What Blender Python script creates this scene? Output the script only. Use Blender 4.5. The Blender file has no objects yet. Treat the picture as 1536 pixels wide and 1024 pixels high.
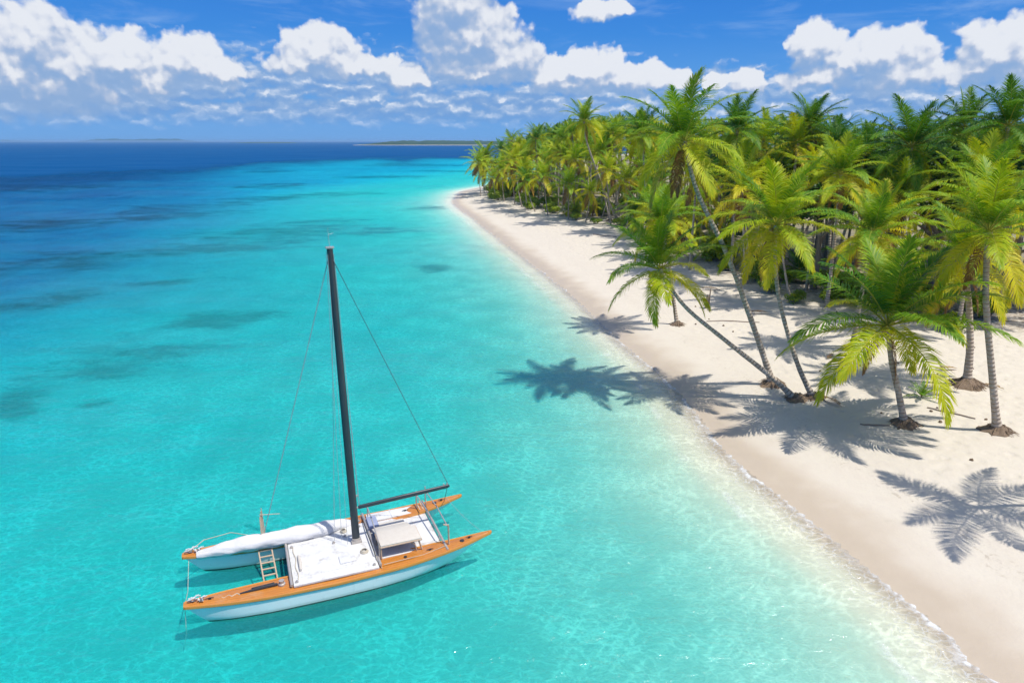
import bpy, bmesh, math, random
import numpy as np
from mathutils import Vector, Matrix

random.seed(7); RNG = np.random.default_rng(7)
S = bpy.context.scene
COL = S.collection
R = math.radians

# ------------------------------------------------------------------ camera
H = 16.5                                   # height of the drone above the sea
F = 1024.0                                 # focal length in photograph pixels (1536 wide) = 24 mm
TH = math.atan(300/F); sT, cT = math.sin(TH), math.cos(TH)
cam = bpy.data.cameras.new('camera'); cam_o = bpy.data.objects.new('camera', cam); COL.objects.link(cam_o)
cam.sensor_width = 36; cam.lens = 24; cam.clip_start = .5; cam.clip_end = 120000
cam_o.location = (0, 0, H); cam_o.rotation_euler = (math.pi/2-TH, 0, 0)
S.camera = cam_o

def G(px, py, z=0.0):
    u = px-768; v = 512-py; t = (H-z)/(sT*F-v*cT)
    return u*t, (cT*F+v*sT)*t
def P(px, py, Y):
    u = px-768; v = 512-py; t = Y/(cT*F+v*sT)
    return Vector((u*t, Y, H+(-sT*F+v*cT)*t))
def proj(x, y, z):
    d = y*cT+(H-z)*sT
    return 768+F*x/d, 512-F*(y*sT-(H-z)*cT)/d
def AE(px, py):
    """direction of a photograph point as azimuth, elevation"""
    u = px-768; v = 512-py; y = cT*F+v*sT; z = -sT*F+v*cT
    return math.atan2(u, y), math.atan2(z, math.hypot(u, y))

# ------------------------------------------------------------------ helpers
def ss(a, b, x):
    t = np.clip((np.asarray(x, float)-a)/(b-a), 0, 1); return t*t*(3-2*t)

_perm = RNG.random((256, 256))
def vnoise(x, y):
    xi = np.floor(x).astype(int); yi = np.floor(y).astype(int)
    fx = x-xi; fy = y-yi; fx = fx*fx*(3-2*fx); fy = fy*fy*(3-2*fy)
    g = lambda i, j: _perm[i % 256, j % 256]
    return (g(xi, yi)*(1-fx)+g(xi+1, yi)*fx)*(1-fy)+(g(xi, yi+1)*(1-fx)+g(xi+1, yi+1)*fx)*fy
def fbm(x, y, o=4):
    a = .5; s = 0; n = 0
    for k in range(o):
        s = s+a*vnoise(x*2**k+17.3*k, y*2**k+9.1*k); n += a; a *= .5
    return s/n

def tag(o, label=None, cat=None, group=None, kind=None):
    if label: o['label'] = label
    if cat: o['category'] = cat
    if group: o['group'] = group
    if kind: o['kind'] = kind
    return o
def empty(name, loc, label=None, cat=None, group=None, rz=0):
    o = bpy.data.objects.new(name, None); COL.objects.link(o)
    o.location = loc; o.rotation_euler.z = rz; o.empty_display_size = .3
    return tag(o, label, cat, group)
def link(name, me, parent=None, loc=(0, 0, 0)):
    o = bpy.data.objects.new(name, me); COL.objects.link(o); o.location = loc
    if parent: o.parent = parent
    return o
def np_mesh(name, V, Fq, mat, smooth=True, attrs=None):
    """V (n,3), Fq list of faces or (m,4) array"""
    me = bpy.data.meshes.new(name)
    V = np.asarray(V, np.float32)
    if isinstance(Fq, np.ndarray):
        m = len(Fq); k = Fq.shape[1]
        me.vertices.add(len(V)); me.vertices.foreach_set('co', V.ravel())
        me.loops.add(m*k); me.loops.foreach_set('vertex_index', Fq.astype(np.int32).ravel())
        me.polygons.add(m)
        me.polygons.foreach_set('loop_start', np.arange(0, m*k, k, dtype=np.int32))
        me.update(calc_edges=True)
    else:
        me.from_pydata(V.tolist(), [], Fq)
    if attrs:
        for n, a in attrs.items():
            at = me.attributes.new(n, 'FLOAT', 'POINT'); at.data.foreach_set('value', np.asarray(a, np.float32))
    if smooth: me.polygons.foreach_set('use_smooth', np.ones(len(me.polygons), bool))
    me.validate(); me.update()
    if mat: me.materials.append(mat)
    return me

class MB:
    """collects boxes, tubes and lofts into one mesh"""
    def __init__(s): s.bm = bmesh.new()
    def box(s, c, d, rot=None, bev=.0):
        r = bmesh.ops.create_cube(s.bm, size=1); vs = r['verts']
        M = Matrix.Translation(Vector(c)) @ (rot.to_4x4() if rot else Matrix()) @ Matrix.Diagonal((*d, 1))
        bmesh.ops.transform(s.bm, matrix=M, verts=vs)
        if bev > 0:
            es = list({e for v in vs for e in v.link_edges})
            bmesh.ops.bevel(s.bm, geom=es, offset=bev, segments=2, affect='EDGES', profile=.6)
    def tube(s, pts, rad, n=8, cap=True):
        pts = [Vector(p) for p in pts]; rings = []
        ref = Vector((0, 0, 1))
        for i, p in enumerate(pts):
            t = (pts[min(i+1, len(pts)-1)]-pts[max(i-1, 0)]).normalized()
            r0 = ref if abs(t.dot(ref)) < .95 else Vector((1, 0, 0))
            a = t.cross(r0).normalized(); b = t.cross(a)
            r = rad[i] if hasattr(rad, '__len__') else rad
            rings.append([s.bm.verts.new(p+(a*math.cos(2*math.pi*k/n)+b*math.sin(2*math.pi*k/n))*r) for k in range(n)])
        for A, B in zip(rings, rings[1:]):
            for k in range(n): s.bm.faces.new((A[k], A[(k+1) % n], B[(k+1) % n], B[k]))
        if cap:
            s.bm.faces.new(rings[0][::-1]); s.bm.faces.new(rings[-1])
    def loft(s, rings, closed=True, cap=True):
        rs = [[s.bm.verts.new(p) for p in r] for r in rings]
        for A, B in zip(rs, rs[1:]):
            n = len(A)
            for k in range(n if closed else n-1): s.bm.faces.new((A[k], A[(k+1) % n], B[(k+1) % n], B[k]))
        if cap and closed:
            s.bm.faces.new(rs[0][::-1]); s.bm.faces.new(rs[-1])
    def build(s, name, mat, parent=None, loc=(0, 0, 0), smooth=True, ang=40):
        bmesh.ops.recalc_face_normals(s.bm, faces=s.bm.faces)
        me = bpy.data.meshes.new(name); s.bm.to_mesh(me); s.bm.free()
        if mat: me.materials.append(mat)
        if smooth:
            me.polygons.foreach_set('use_smooth', np.ones(len(me.polygons), bool))
            me.set_sharp_from_angle(angle=R(ang))
        return link(name, me, parent, loc)

# ------------------------------------------------------------------ node helpers
class NT:
    def __init__(s, nt): s.nt = nt
    def n(s, t, **kw):
        nd = s.nt.nodes.new(t)
        for k, v in kw.items(): setattr(nd, k, v)
        return nd
    def put(s, sock, v):
        if isinstance(v, bpy.types.NodeSocket): s.nt.links.new(v, sock)
        elif v is not None: sock.default_value = v
    def m(s, op, a, b=None, c=None, clamp=False):
        nd = s.n('ShaderNodeMath', operation=op); nd.use_clamp = clamp
        s.put(nd.inputs[0], a); s.put(nd.inputs[1], b); s.put(nd.inputs[2], c)
        return nd.outputs[0]
    def vm(s, op, a, b=None, c=None):
        nd = s.n('ShaderNodeVectorMath', operation=op)
        s.put(nd.inputs[0], a); s.put(nd.inputs[1], b)
        if c is not None: s.put(nd.inputs[2], c)
        return nd.outputs['Value'] if op in ('LENGTH', 'DOT_PRODUCT') else nd.outputs[0]
    def noise(s, vec, scale, detail=3, rough=.5, dist=0., col=False, dim='3D'):
        nd = s.n('ShaderNodeTexNoise'); nd.noise_dimensions = dim
        s.put(nd.inputs['Vector'], vec)
        s.put(nd.inputs['Scale'], scale); s.put(nd.inputs['Detail'], detail); s.put(nd.inputs['Roughness'], rough); s.put(nd.inputs['Distortion'], dist)
        return nd.outputs['Color' if col else 0]
    def vor(s, vec, scale, feature='F1', rnd=1., out=0, dim='3D'):
        nd = s.n('ShaderNodeTexVoronoi', feature=feature); nd.voronoi_dimensions = dim
        s.put(nd.inputs['Vector'], vec); s.put(nd.inputs['Scale'], scale); s.put(nd.inputs['Randomness'], rnd)
        return nd.outputs[out]
    def mix(s, f, a, b, blend='MIX'):
        nd = s.n('ShaderNodeMix', data_type='RGBA', blend_type=blend)
        s.put(nd.inputs[0], f); s.put(nd.inputs[6], c4(a)); s.put(nd.inputs[7], c4(b))
        return nd.outputs[2]
    def sm(s, x, lo, hi, a=0., b=1.):
        nd = s.n('ShaderNodeMapRange', interpolation_type='SMOOTHSTEP')
        s.put(nd.inputs[0], x); s.put(nd.inputs[1], lo); s.put(nd.inputs[2], hi); s.put(nd.inputs[3], a); s.put(nd.inputs[4], b)
        return nd.outputs[0]
    def attr(s, name):
        nd = s.n('ShaderNodeAttribute'); nd.attribute_name = name; return nd.outputs['Fac']
    def pos(s): return s.n('ShaderNodeNewGeometry').outputs['Position']
    def obj(s): return s.n('ShaderNodeTexCoord').outputs['Object']
    def bump(s, h, strength=.3, dist=.1, nrm=None):
        nd = s.n('ShaderNodeBump'); s.put(nd.inputs['Strength'], strength); s.put(nd.inputs['Distance'], dist); s.put(nd.inputs['Height'], h)
        if nrm: s.put(nd.inputs['Normal'], nrm)
        return nd.outputs[0]
    def xyz(s, v):
        nd = s.n('ShaderNodeSeparateXYZ'); s.put(nd.inputs[0], v); return nd.outputs
    def comb(s, x, y, z=0.):
        nd = s.n('ShaderNodeCombineXYZ'); s.put(nd.inputs[0], x); s.put(nd.inputs[1], y); s.put(nd.inputs[2], z); return nd.outputs[0]
def c4(v): return (*v, 1.) if isinstance(v, tuple) and len(v) == 3 else v
def new_mat(name):
    m = bpy.data.materials.new(name); m.use_nodes = True; m.node_tree.nodes.clear()
    t = NT(m.node_tree); out = t.n('ShaderNodeOutputMaterial')
    return m, t, out
def pbr(name, color, rough=.5, metal=0., bump=None, coat=0., spec=.5, build=None):
    m, t, out = new_mat(name)
    b = t.n('ShaderNodeBsdfPrincipled')
    c = color(t) if callable(color) else c4(color)
    t.put(b.inputs['Base Color'], c); t.put(b.inputs['Roughness'], rough(t) if callable(rough) else rough)
    t.put(b.inputs['Metallic'], metal); t.put(b.inputs['Coat Weight'], coat); t.put(b.inputs['Specular IOR Level'], spec)
    if bump: t.put(b.inputs['Normal'], bump(t))
    t.nt.links.new(b.outputs[0], out.inputs[0])
    return m

# ------------------------------------------------------------------ sun and sky
SUN_EL = R(65.5); sd = Vector((.90, -.436)).normalized()
SUN = Vector((sd.x*math.cos(SUN_EL), sd.y*math.cos(SUN_EL), math.sin(SUN_EL)))
lamp = bpy.data.lights.new('sun', 'SUN'); lamp.energy = 3.9; lamp.angle = R(.5); lamp.color = (1, .955, .88)
lo = bpy.data.objects.new('sun', lamp); COL.objects.link(lo); lo.rotation_euler = SUN.to_track_quat('Z', 'Y').to_euler()
lo.location = (60, -20, 80)

def make_world():
    w = bpy.data.worlds.new('World'); S.world = w; w.use_nodes = True; w.node_tree.nodes.clear()
    t = NT(w.node_tree); out = t.n('ShaderNodeOutputWorld'); bg = t.n('ShaderNodeBackground')
    bg.inputs['Strength'].default_value = .14
    sky = t.n('ShaderNodeTexSky'); sky.sky_type = 'NISHITA'; sky.sun_disc = False
    sky.sun_elevation = SUN_EL; sky.sun_rotation = math.atan2(sd.x, sd.y)
    sky.air_density = 1.; sky.dust_density = 1.2; sky.ozone_density = 1.
    d = t.n('ShaderNodeTexCoord').outputs['Generated']
    x, y, z = t.xyz(d)
    el = t.m('ARCSINE', z); az = t.m('ARCTAN2', x, y)
    # clean tropical air: the low sky is a saturated blue
    grad = t.n('ShaderNodeValToRGB'); t.put(grad.inputs[0], t.m('DIVIDE', el, .4))
    cr = grad.color_ramp; cr.elements[0].position = 0; cr.elements[0].color = (*SKY_C[0], 1)
    cr.elements[1].position = 1; cr.elements[1].color = (*SKY_C[-1], 1)
    for p_, c_ in zip((.14, .34, .56), SKY_C[1:-1]):
        e = cr.elements.new(p_); e.color = (*c_, 1)
    blue = t.mix(1., grad.outputs[0], (6.4, 6.4, 6.4), 'MULTIPLY')
    skyc = t.mix(t.sm(el, .35, .9, .93, 0.), sky.outputs[0], blue)
    vec = t.comb(az, el)
    n1 = t.noise(vec, 22, 3, .55, col=True, dim='2D')
    n2 = t.noise(vec, 80, 4, .6, col=True, dim='2D')
    def warp(v):
        a = t.vm('MULTIPLY_ADD', t.vm('SUBTRACT', n1, (.5, .5, .5)), (.052, .032, 0), v)
        return t.vm('MULTIPLY_ADD', t.vm('SUBTRACT', n2, (.5, .5, .5)), (.009, .009, 0), a)
    def field(v):
        f = None
        for (px, py, rx, ry) in CLOUDS:
            a, e = AE(px, py); rx *= 1.; ry *= 1.
            q = t.vm('MULTIPLY_ADD', v, (F/rx, F/ry, 0), (-a*F/rx, -e*F/ry, 0))
            b = t.m('SUBTRACT', 1., t.vm('LENGTH', q))
            f = b if f is None else t.m('SMOOTH_MAX', f, b, .12)
        return f
    v0 = warp(vec)
    f0 = field(v0)
    f1 = field(t.vm('ADD', v0, (.0015, .021, 0)))                  # towards the sun: up and to the right
    def billow(v):
        b1 = t.m('SUBTRACT', 1., t.vor(v, 40, 'SMOOTH_F1', dim='2D'))
        b2 = t.m('SUBTRACT', 1., t.vor(v, 95, 'SMOOTH_F1', dim='2D'))
        nn = t.noise(v, 55, 5, .52, dim='2D')
        return t.m('MULTIPLY_ADD', nn, .34, t.m('MULTIPLY_ADD', b1, .60, t.m('MULTIPLY', b2, .36)))
    vw = t.vm('MULTIPLY_ADD', t.vm('SUBTRACT', n2, (.5, .5, .5)), (.010, .008, 0), vec)
    b0 = billow(vw); b1 = billow(t.vm('ADD', vw, (.0035, .0085, 0)))
    bd = t.m('SUBTRACT', b0, .82)
    dens = t.m('ADD', t.m('MULTIPLY_ADD', bd, .58, f0), .10)
    up = t.m('SUBTRACT', f0, f1)                                   # >0 where the cloud faces the sun
    soft = t.sm(up, -.3, .2, .45, .2)                           # undersides fray out, tops are crisp
    alpha = t.sm(dens, t.m('MULTIPLY', soft, -.25), soft)
    alpha = t.m('MULTIPLY', alpha, t.sm(up, -.5, -.05, .86, .98))
    lit = t.m('MULTIPLY_ADD', up, 1.4, .35)
    lit = t.m('MULTIPLY_ADD', t.m('SUBTRACT', b0, b1), .95, lit)
    lit = t.m('MULTIPLY_ADD', bd, .34, lit)
    lit = t.m('SUBTRACT', lit, t.sm(dens, .25, .9, 0., .10))
    lit = t.sm(lit, -.1, .95)
    ccol = t.n('ShaderNodeValToRGB'); t.put(ccol.inputs[0], lit)
    cr = ccol.color_ramp; cr.elements[0].color = (.27, .42, .68, 1); cr.elements[1].color = (.80, .83, .89, 1)
    for p_, c_ in ((.3, (.36, .48, .70)), (.55, (.48, .57, .74)), (.8, (.66, .71, .82))):
        e = cr.elements.new(p_); e.color = (*c_, 1)
    cc = t.mix(1., ccol.outputs[0], (6.4, 6.4, 6.4), 'MULTIPLY')
    # low broken layer towards the horizon, on a level cloud base
    zz = t.m('ADD', t.m('MAXIMUM', z, 0.), .05)
    pl = t.comb(t.m('DIVIDE', x, zz), t.m('DIVIDE', y, zz))
    p1 = t.noise(t.vm('MULTIPLY', pl, (1., .9, 1)), .5, 6, .6, .5, dim='2D')
    lw = t.vm('MULTIPLY', t.vm('MULTIPLY_ADD', t.vm('SUBTRACT', n2, (.5, .5, .5)), (.016, .009, 0), t.vm('MULTIPLY_ADD', t.vm('SUBTRACT', n1, (.5, .5, .5)), (.02, .008, 0), vec)), (1., 2.3, 1))
    def puffs(v):
        a = t.m('SUBTRACT', 1., t.vor(v, 26, 'SMOOTH_F1', dim='2D')); b = t.m('SUBTRACT', 1., t.vor(v, 62, 'SMOOTH_F1', dim='2D'))
        return t.m('MULTIPLY_ADD', a, .55, t.m('MULTIPLY_ADD', b, .30, t.m('MULTIPLY', t.noise(v, 48, 5, .6, dim='2D'), .42)))
    p2 = t.m('SUBTRACT', puffs(lw), .30); p3 = t.m('SUBTRACT', puffs(t.vm('ADD', lw, (.004, .014, 0))), .30)
    topl = t.sm(az, -.62, .62, .175, .135)                         # the layer stands higher at left
    cov = t.m('MULTIPLY', t.sm(el, .0, .03), t.m('SUBTRACT', 1., t.sm(el, t.m('MULTIPLY', topl, .35), topl)))
    pd = t.m('MULTIPLY_ADD', p2, .8, t.m('MULTIPLY', p1, .5))
    la = t.m('MULTIPLY', t.sm(t.m('MULTIPLY_ADD', cov, .62, pd), .84, 1.2), t.sm(el, .002, .035, 0., .92))
    ll = t.m('MULTIPLY_ADD', t.m('SUBTRACT', p2, p3), 1.6, t.m('MULTIPLY', t.m('SUBTRACT', p2, .54), 1.1))
    wcr = t.n('ShaderNodeValToRGB'); t.put(wcr.inputs[0], t.m('ADD', ll, .42))
    cr = wcr.color_ramp; cr.elements[0].color = (.19, .36, .68, 1); cr.elements[1].color = (.74, .80, .90, 1)
    for p_, c_ in ((.35, (.26, .42, .70)), (.6, (.37, .51, .75)), (.82, (.53, .64, .82))):
        e = cr.elements.new(p_); e.color = (*c_, 1)
    wc = t.mix(1., wcr.outputs[0], (6.4, 6.4, 6.4), 'MULTIPLY')
    wc = t.mix(t.sm(el, .0, .05, .75, 0.), wc, blue)
    skyc = t.mix(la, skyc, wc)
    # thin high wisps
    wv = t.noise(t.vm('MULTIPLY', vec, (4, 20, 1)), 1.6, 5, .6, .3, dim='2D')
    ws = t.m('MULTIPLY', t.m('MULTIPLY', t.sm(wv, .48, .8), t.sm(el, .09, .14)), .25)
    skyc = t.mix(ws, skyc, (3.2, 4.3, 5.8))
    skyc = t.mix(alpha, skyc, cc)
    t.put(bg.inputs['Color'], skyc); t.nt.links.new(bg.outputs[0], out.inputs[0])
    w.cycles.sampling_method = 'NONE'
SKY_C = [(.150, .39, .80), (.085, .33, .78), (.022, .23, .72), (.006, .165, .66), (.002, .12, .56)]
# cloud masses: photograph position, half width, half height
CLOUDS = [(45, 66, 60, 50), (95, 100, 90, 46), (5, 105, 80, 50), (178, 92, 56, 38), (225, 122, 56, 26), (70, 130, 110, 36),
          (288, 96, 50, 34), (318, 106, 56, 22), (480, 76, 56, 34), (462, 94, 60, 20), (520, 98, 56, 20), (570, 106, 44, 22), (605, 118, 40, 16),
          (684, 14, 60, 56), (706, 60, 74, 56), (748, 88, 60, 36), (700, 96, 62, 30), (730, 112, 70, 16),
          (835, 112, 52, 24), (885, 106, 58, 28), (945, 116, 66, 24), (1005, 124, 40, 14), (870, 128, 90, 16),
          (900, 17, 44, 15), (1222, 70, 36, 30), (1268, 96, 34, 24), (1325, 86, 58, 34), (1228, 116, 48, 22), (1345, 112, 60, 24),
          (1122, 125, 28, 22), (1074, 118, 20, 12), (1500, 78, 54, 36), (1465, 104, 50, 20), (1545, 92, 56, 40)]
make_world()

# ------------------------------------------------------------------ shore and vegetation lines
def catmull(pts, k=8):
    pts = [np.array(p, float) for p in pts]; out = []
    for i in range(len(pts)-1):
        p0 = pts[max(i-1, 0)]; p1 = pts[i]; p2 = pts[i+1]; p3 = pts[min(i+2, len(pts)-1)]
        for j in range(k):
            t = j/k
            out.append(.5*((2*p1)+(-p0+p2)*t+(2*p0-5*p1+4*p2-p3)*t*t+(-p0+3*p1-3*p2+p3)*t**3))
    out.append(pts[-1]); return np.array(out)
SHORE_PX = [(1510, 1024), (1440, 958), (1370, 900), (1290, 836), (1220, 778), (1150, 724), (1095, 677), (1052, 630), (1010, 580), (968, 540),
            (925, 503), (880, 460), (838, 424), (790, 388), (750, 358), (715, 330), (690, 312), (682, 302), (688, 293), (704, 285)]
shore = [(90, -160), (46, -50), (27, 0), (20.5, 11)]+[G(*p) for p in SHORE_PX]+[(2, 300), (16, 360), (40, 480), (90, 750), (300, 1300), (900, 2500)]
shore = catmull(shore, 6)
poly = np.vstack([shore, [(4000, 2500), (4000, -2000), (400, -1000)]])
VEG_PX = [(724, 289), (756, 301), (802, 317), (868, 332), (930, 344), (985, 378), (1040, 405), (1110, 436), (1200, 458), (1300, 478), (1420, 498), (1600, 518)]
veg = [(320, 1290), (105, 750), (52, 480), (24, 360), (6, 295)]+[G(*p, 1.) for p in VEG_PX]+[(60, 46), (140, 20)]
veg = catmull(veg, 5)
vpoly = np.vstack([veg, [(3000, -200), (3000, 2400), (900, 2400)]])
def sdist(poly_pts, line, x, y):
    """distance to the open line, positive inside the closed polygon"""
    x = np.asarray(x, float); y = np.asarray(y, float); best = np.full(x.shape, 1e18)
    for (ax, ay), (bx, by) in zip(line, line[1:]):
        dx, dy = bx-ax, by-ay; l2 = dx*dx+dy*dy+1e-9
        t = np.clip(((x-ax)*dx+(y-ay)*dy)/l2, 0, 1)
        best = np.minimum(best, (x-ax-t*dx)**2+(y-ay-t*dy)**2)
    ins = np.zeros(x.shape, bool); n = len(poly_pts)
    for i in range(n):
        ax, ay = poly_pts[i]; bx, by = poly_pts[(i+1) % n]
        if ay == by: continue
        c = ((ay > y) != (by > y)) & (x < (bx-ax)*(y-ay)/(by-ay)+ax)
        ins ^= c
    return np.sqrt(best)*np.where(ins, 1, -1)
def shore_d(x, y):
    s = sdist(poly, shore, x, y)
    return s+.35*(fbm(np.asarray(x)*.09+40, np.asarray(y)*.09+40, 3)-.5)*2
def veg_d(x, y): return sdist(vpoly, veg, x, y)

def deepness(x, y):
    r = np.hypot(x, y); az = np.arctan2(x, np.maximum(y, 1))
    rb = np.interp(az, [-.9, -.65, -.42, -.3, -.1, .1], [330, 380, 480, 660, 860, 1000])
    rb = rb*(.75+.5*fbm(az*14+50, np.log(r+1)*3+50, 4))
    return ss(.5, 1.5, r/rb)*np.where(y > 0, 1, ss(200, 400, r))
def depth(x, y, s):
    """water depth for offshore distance s>0"""
    r = np.hypot(x, y); az = np.arctan2(x, np.maximum(y, 1e-3))
    L = np.interp(s, [0, 1.2, 2.4, 3.4, 5, 7.5, 12, 16, 22, 32, 50, 80, 130, 400], [0, .09, .22, .55, .75, 1.2, 2.3, 3.3, 4.8, 5.4, 6.6, 9.0, 12.5, 16])
    L = L*(1+1.55*ss(.16, .62, -az)*ss(42, 120, r))
    far = ss(260, 420, r)*ss(-.5, -.25, az)
    L = L*(1-far)+np.minimum(L, 12.)*far
    L = L*(.72+.56*fbm(x*.03+80, y*.03+80, 4))*(.80+.40*fbm(x*.17+20, y*.17+60, 4))
    k = 1.12+np.sqrt(r*r+H*H)/H
    return L/k/2.2+2.5*ss(.55, 1, deepness(x, y))
def ground_z(x, y, s=None, v=None):
    x = np.asarray(x, float); y = np.asarray(y, float)
    if s is None: s = shore_d(x, y)
    if v is None: v = veg_d(x, y)
    land = 1.35*(1-np.exp(-np.maximum(s, 0)/13.))+.012*np.clip(v, 0, 120)+(fbm(x*.25, y*.25, 3)-.5)*.22*ss(2.5, 9, s)
    return np.where(s > 0, land, -depth(x, y, np.maximum(-s, 0)))
def gz(x, y): return float(ground_z(np.array([x]), np.array([y]))[0])
def ground_at(px, py):
    z = 1.
    for _ in range(6):
        x, y = G(px, py, z); z = gz(x, y)
    return Vector((x, y, z))

def polar_grid(dr):
    th = np.concatenate([np.linspace(-math.pi, -1.05, 36)[:-1], np.linspace(-1.05, 1.05, 400), np.linspace(1.05, math.pi, 36)[1:]])
    r = [3.]
    while r[-1] < 42000: r.append(r[-1]*(1+dr)+.0)
    r = np.array(r); nr, nt_ = len(r), len(th)
    RR, TT = np.meshgrid(r, th, indexing='ij')
    X = RR*np.sin(TT); Y = RR*np.cos(TT)
    i = np.arange(nr-1)[:, None]; j = np.arange(nt_-1)[None, :]
    a = i*nt_+j
    Fq = np.stack([a, a+1, a+nt_+1, a+nt_], -1).reshape(-1, 4)
    Fq = Fq[:, ::-1]
    # centre fan closed by a small ring
    return X.ravel(), Y.ravel(), Fq, nt_
def fix_up(V, Fq):
    p = V[Fq[len(Fq)//2]]; nz = np.cross(p[1]-p[0], p[2]-p[0])[2]
    return Fq if nz > 0 else Fq[:, ::-1]

# ------------------------------------------------------------------ ground (sea floor, beach and island in one sheet)
def ground_material():
    m, t, out = new_mat('coral_sand')
    p = t.pos(); s = t.attr('shore'); v = t.attr('inland'); g = t.attr('seagrass')
    big = t.noise(p, .22, 4, .6); mid = t.noise(p, 1.3, 4, .6); fine = t.noise(p, 9, 4, .65)
    dry = t.mix(big, (.60, .54, .445), (.65, .592, .495))
    dry = t.mix(t.sm(mid, .35, .75, 0., .30), dry, (.58, .50, .42))
    wet = t.mix(mid, (.475, .395, .30), (.53, .445, .345))
    ws = t.m('ADD', s, t.m('MULTIPLY', t.m('SUBTRACT', t.noise(p, .4, 4), .5), 3.4))
    col = t.mix(t.sm(ws, .6, 3.6), wet, dry)
    floor = t.mix(big, (.77, .73, .55), (.83, .79, .62))
    floor = t.mix(t.sm(s, -26., -75., 0., 1.), floor, t.mix(big, (.80, .80, .77), (.85, .85, .82)))
    col = t.mix(t.sm(s, -1.6, -.2, 1., 0.), col, floor)
    # leaf litter, twigs and husks under the palms
    lv = t.m('ADD', v, t.m('MULTIPLY', t.m('SUBTRACT', t.noise(p, .35, 4, .6), .5), 9.))
    lit = t.m('MULTIPLY', t.sm(lv, -1., 6.), t.sm(t.noise(p, 2.2, 5, .7), .40, .60))
    litc = t.mix(t.noise(p, 6, 3), (.10, .07, .045), (.26, .19, .12))
    col = t.mix(t.m('MULTIPLY', lit, .8), col, litc)
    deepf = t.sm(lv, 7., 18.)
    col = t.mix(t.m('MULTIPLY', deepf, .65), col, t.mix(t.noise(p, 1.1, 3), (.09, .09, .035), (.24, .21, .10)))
    fl = t.m('MULTIPLY', t.sm(t.noise(p, 5.5, 4, .75), .66, .74), t.sm(s, 5., 12.))
    col = t.mix(t.m('MULTIPLY', fl, .5), col, (.20, .14, .09))
    wr = t.m('ADD', s, t.m('MULTIPLY', t.m('SUBTRACT', t.noise(p, .3, 4, .65), .5), 3.5))
    wl = t.m('MULTIPLY', t.m('MULTIPLY', t.sm(wr, 4.6, 4.9), t.sm(wr, 5.1, 5.7, 1., 0.)), t.sm(t.noise(p, 4.2, 5, .75), .54, .64))
    col = t.mix(t.m('MULTIPLY', wl, .38), col, (.24, .18, .11))
    # seagrass and coral on the sea floor
    gg = t.m('MULTIPLY_ADD', t.m('SUBTRACT', t.noise(t.vm('MULTIPLY', p, (.6, 1., 1.)), .2, 8, .74), .5), 2.2, g)
    gm = t.sm(gg, .22, .9)
    col = t.mix(t.m('MULTIPLY', gm, .8), col, t.mix(mid, (.03, .07, .05), (.10, .14, .09)))
    bs = t.n('ShaderNodeBsdfPrincipled'); t.put(bs.inputs['Base Color'], col)
    t.put(bs.inputs['Roughness'], t.sm(ws, .2, 2.6, .38, .95)); t.put(bs.inputs['Specular IOR Level'], .25)
    foot = t.m('MULTIPLY', t.sm(t.vor(p, 1.25, 'SMOOTH_F1'), .05, .5), t.sm(s, 4., 10.))
    hgt = t.m('ADD', t.m('MULTIPLY', foot, .5), t.m('ADD', t.m('MULTIPLY', mid, .6), t.m('MULTIPLY', fine, .18)))
    rip = t.m('MULTIPLY', t.noise(t.vm('MULTIPLY', p, (1., 1.6, 1.)), 2.4, 2, .5, 1.5), t.sm(s, -3., -6., 0., 1.6))
    t.put(bs.inputs['Normal'], t.bump(t.m('ADD', hgt, rip), t.sm(s, 0., 7., .25, .8), .16))
    t.nt.links.new(bs.outputs[0], out.inputs[0]); return m

def make_ground():
    X, Y, Fq, _ = polar_grid(.0155)
    s = shore_d(X, Y); v = veg_d(X, Y)
    z = ground_z(X, Y, s, v)
    r = np.hypot(X, Y)
    g = np.zeros_like(X)
    for (px, py, a, b) in [(165, 532, 150, 34), (80, 550, 90, 24), (330, 470, 95, 16), (140, 592, 34, 7), (20, 590, 60, 26), (430, 345, 150, 12), (560, 345, 70, 7), (330, 365, 160, 10), (100, 380, 150, 14), (60, 330, 120, 9), (250, 320, 140, 6),
                           (480, 330, 80, 4), (640, 312, 40, 3.5), (500, 290, 90, 3.5), (30, 440, 110, 12), (180, 420, 120, 8), (650, 400, 30, 8), (575, 265, 90, 2.5), (420, 295, 100, 4)]:
        cx, cy = G(px, py); x1, y1 = G(px+a, py); x2, y2 = G(px, py-b)
        ra = math.hypot(x1-cx, y1-cy); rb = math.hypot(x2-cx, y2-cy); u = np.array([cx, cy])/math.hypot(cx, cy)
        along = ((X-cx)*u[0]+(Y-cy)*u[1])/rb; across = ((X-cx)*u[1]-(Y-cy)*u[0])/ra
        g = np.maximum(g, .66*np.exp(-(along**2+across**2)**1.4*.75))
    n = fbm(X*.022+31, Y*.022+11, 5)
    g = np.maximum(g, ss(.52, .72, n)*.55*ss(55, 110, r)*ss(14, 40, -s))
    g = np.where(s < -3, g, 0)
    V = np.stack([X, Y, z], -1); Fq = fix_up(V, Fq)
    me = np_mesh('ground', V, Fq, ground_material(), True, dict(shore=s, inland=v, seagrass=g))
    o = link('ground', me); tag(o, kind='structure'); o['label'] = 'white coral sand beach and pale sandy sea floor'
make_ground()

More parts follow.
